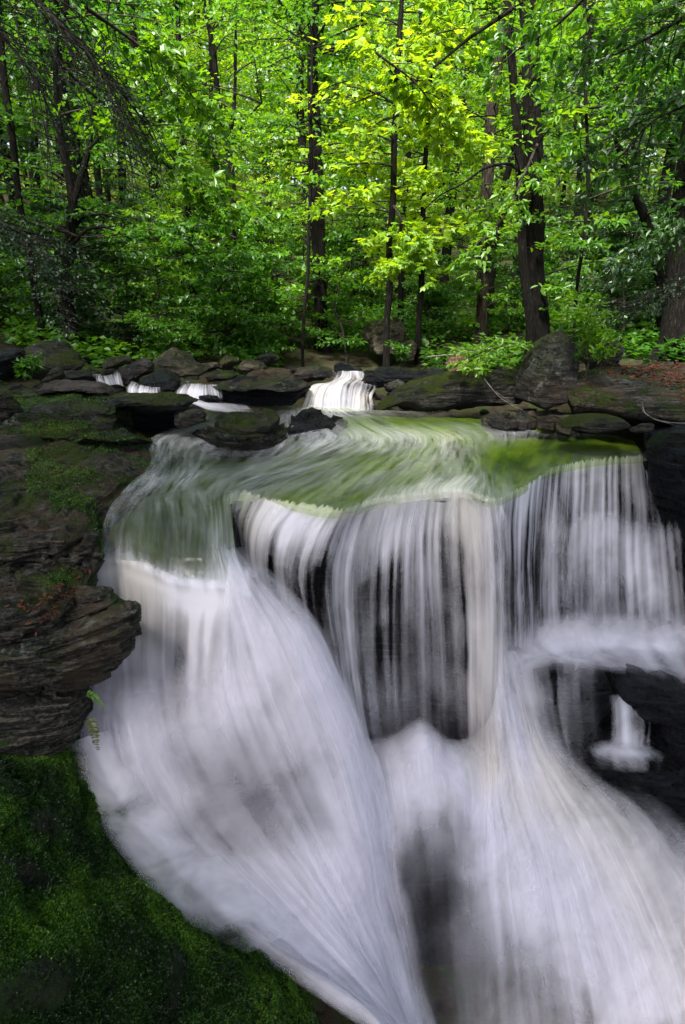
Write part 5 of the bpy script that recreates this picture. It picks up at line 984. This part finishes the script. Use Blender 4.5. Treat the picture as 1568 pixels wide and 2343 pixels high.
spray('leafy_herb', [(62, 872), (60, 852), (64, 838)], 8.9, 14, (.15, .38), .075, 5, 6, 'leaf_mid', OVAL, 'small leafy herb growing between stones at the left shore', 'plant', 54, 4, droop=.3, flat=.3, rise=.1)
spray('leafy_herb', [(915, 835), (918, 815), (912, 800)], 11.4, 12, (.15, .45), .07, 5, 6, 'leaf_mid', OVAL, 'low leafy plant at the foot of the tall grey boulder', 'plant', 55, 4, droop=.3, flat=.3)
spray('beech_branch', [(1720, 420), (1620, 480), (1530, 540), (1450, 590)], [9, 9.2, 9.4, 9.6], 18, (.4, 1.0), .09, 7, 8, 'leaf_dark', OVAL, 'deep green bough in front of the thick right edge trunk', 'branch', 56, 7, droop=.25)
spray('hemlock_branch', [(1700, 560), (1600, 620), (1500, 670), (1420, 700)], [9.5, 9.6, 9.8, 10], 22, (.4, 1.1), .04, 11, 8, 'needle', KITE, 'shaded hemlock bough low on the right bank', 'branch', 57, 7, droop=.25, spread=.32)
def fern(pts, Y, npin, pl_, lm, label, seed):
    p = np.array([at(x, y, Y) for x, y in pts]); foot = p[0].copy(); root = empty('fern', foot, label, 'fern'); A = arc(p-foot, 40); rs = np.random.default_rng(seed)
    T = Tubes(); T.add(A, np.linspace(.0022, .0008, 40), 5); T.build('stem', 'twig', root); P, AX, S = [], [], []
    for k in range(npin):
        f = .2+.8*k/npin; i = min(int(f*39), 38); t = A[i+1]-A[i]; t /= np.linalg.norm(t); nrm = np.cross(t, [0, 1, 0]); nrm /= np.linalg.norm(nrm)
        for sg in (-1, 1): P.append(A[i]); AX.append(nrm*sg+t*.45+rs.normal(0, .08, 3)); S.append(pl_*math.sin(min(1, .35+(1-f)*1.1)*1.57)*(1.05-f*.55)*(.85+.3*rs.random()))
    P = np.array(P); U = np.array([[0, -1, .4]])+rs.normal(0, .2, (len(P), 3))
    leaves('pinnae', P, np.array(AX), U, np.array(S), rs.random(len(P)), OVAL, lm, root)
fern([(188, 1583), (206, 1588), (224, 1602), (238, 1622)], 3.75, 10, .040, 'leaf_bright', 'small bright green fern frond under the jutting shale nose', 1)
fern([(186, 1652), (202, 1646), (213, 1668), (221, 1705), (227, 1720)], 3.75, 13, .055, 'fern_old', 'longer olive fern frond hanging over the white water', 2)
def stick(pts, Y, wd, mat, label, seed, cat='fallen branch'):
    T = Tubes(); rs = np.random.default_rng(seed); p = np.array([at(x, y, q) for (x, y), q in zip(pts, Y)]); A = arc(p, 24); A += .015*rs.normal(0, 1, (1, 3))+.02*fbm(A*3+seed, 2)[:, None]; T.add(A, np.linspace(wd, wd*.35, 24), 6)
    for k in range(3):
        i = 6+k*5; d = (A[i+1]-A[i]); d /= np.linalg.norm(d); d = d+np.array([rs.normal(0, .3), rs.normal(0, .5), rs.uniform(-.1, .7)]); T.add([A[i], A[i]+d*.14, A[i]+d*.3], [wd*.4, wd*.25, wd*.1], 4)
    tag(T.build('fallen_branch', mat, rough=.003), label, cat)
stick([(1165, 782), (1110, 798), (1050, 808), (975, 815)], [10.6, 10.7, 10.8, 10.9], .016, 'deadwood', 'pale dead branch lying over the leaves above the reddish stump', 3)
stick([(1110, 870), (1150, 915), (1195, 945)], [8.7, 8.6, 8.6], .007, 'deadwood', 'thin bare twig leaning on the long low boulder', 4)
stick([(1470, 920), (1480, 945), (1540, 965), (1580, 968)], [7.6, 7.5, 7.5, 7.5], .008, 'deadwood', 'curved dry stick on the front of the tilted right slab', 5)
def stones():
    rs = np.random.default_rng(61)
    for i in range(46):
        x = rs.uniform(1130, 1330); y = rs.uniform(938, 968)+(x-1130)*.03; p = az(x, y, .16); g = rs.uniform(.06, .15)
        th = np.linspace(0, 2*math.pi, 9, endpoint=False); r = g*(.7+.5*rs.random(9)); t = .012+.02*rs.random(); tilt = rs.normal(0, .25, 2)
        top = np.stack([np.cos(th)*r*1.3, np.sin(th)*r, t+np.cos(th)*r*tilt[0]+np.sin(th)*r*tilt[1]], 1); bot = top*np.array([.9, .9, 1])-np.array([0, 0, 2*t+.05])
        V = np.vstack([top, bot]); a = np.arange(9); b = np.roll(a, -1)
        o = mesh_np('flat_stone', V, [np.stack([a, a+9, b+9, b], 1)[:, ::-1], a[None], a[None, ::-1]+9], M[rs.choice(['boulder', 'purple', 'tan'])], smooth=False); o.location = p
        tag(o, 'thin flat shale chip in the bed of chips below the hunched boulder', 'stone', 'shale chips on the right shore')
stones()

# ------------------------------------------------------------------ unseen tall trees added round the viewer to shade the gorge and the flanks
gt = []
for i in range(2):
    gt.append(tree('shade_tree', [(np.array([0, 0, 0.]), .26), (np.array([.1, .1, 6]), .22), (np.array([.2, -.1, 11]), .16), (np.array([.1, .2, 18]), .05)], 'unseen tall tree added beside the viewer to shade the gorge', 'tree', 'bark', 'leaf_mid',
      zr=(8.0, 18), nb=50, lr=(2.2, 4.6), lsize=.30, twigs=10, per=9, seed=400+i, group='unseen trees added to shade the gorge', flat=.45, seg=10))
first = {}
for j, (x, y, s) in enumerate(RIM := [(-5.6, .4, .85), (-2.4, -2.5, .9), (1.8, -1.2, .85), (5.6, .2, .85), (-9.5, 3.5, .85), (-5.5, -7, .95), (.3, -6.5, .95), (9.8, 4.5, .85), (-11, 7.5, .9), (4.8, -6, .9), (-9.6, 12, 1.0), (-13.5, 13, 1.1), (10.4, 10.5, 1.0)]):
    k = j % 2; loc = (x, y, float(ground_z(x, y)) if y > 7 else -.3)
    if k not in first: first[k] = 1; gt[k].location = loc; gt[k].scale = (s, s, s)
    else: dup(gt[k], loc, j*1.3, s)
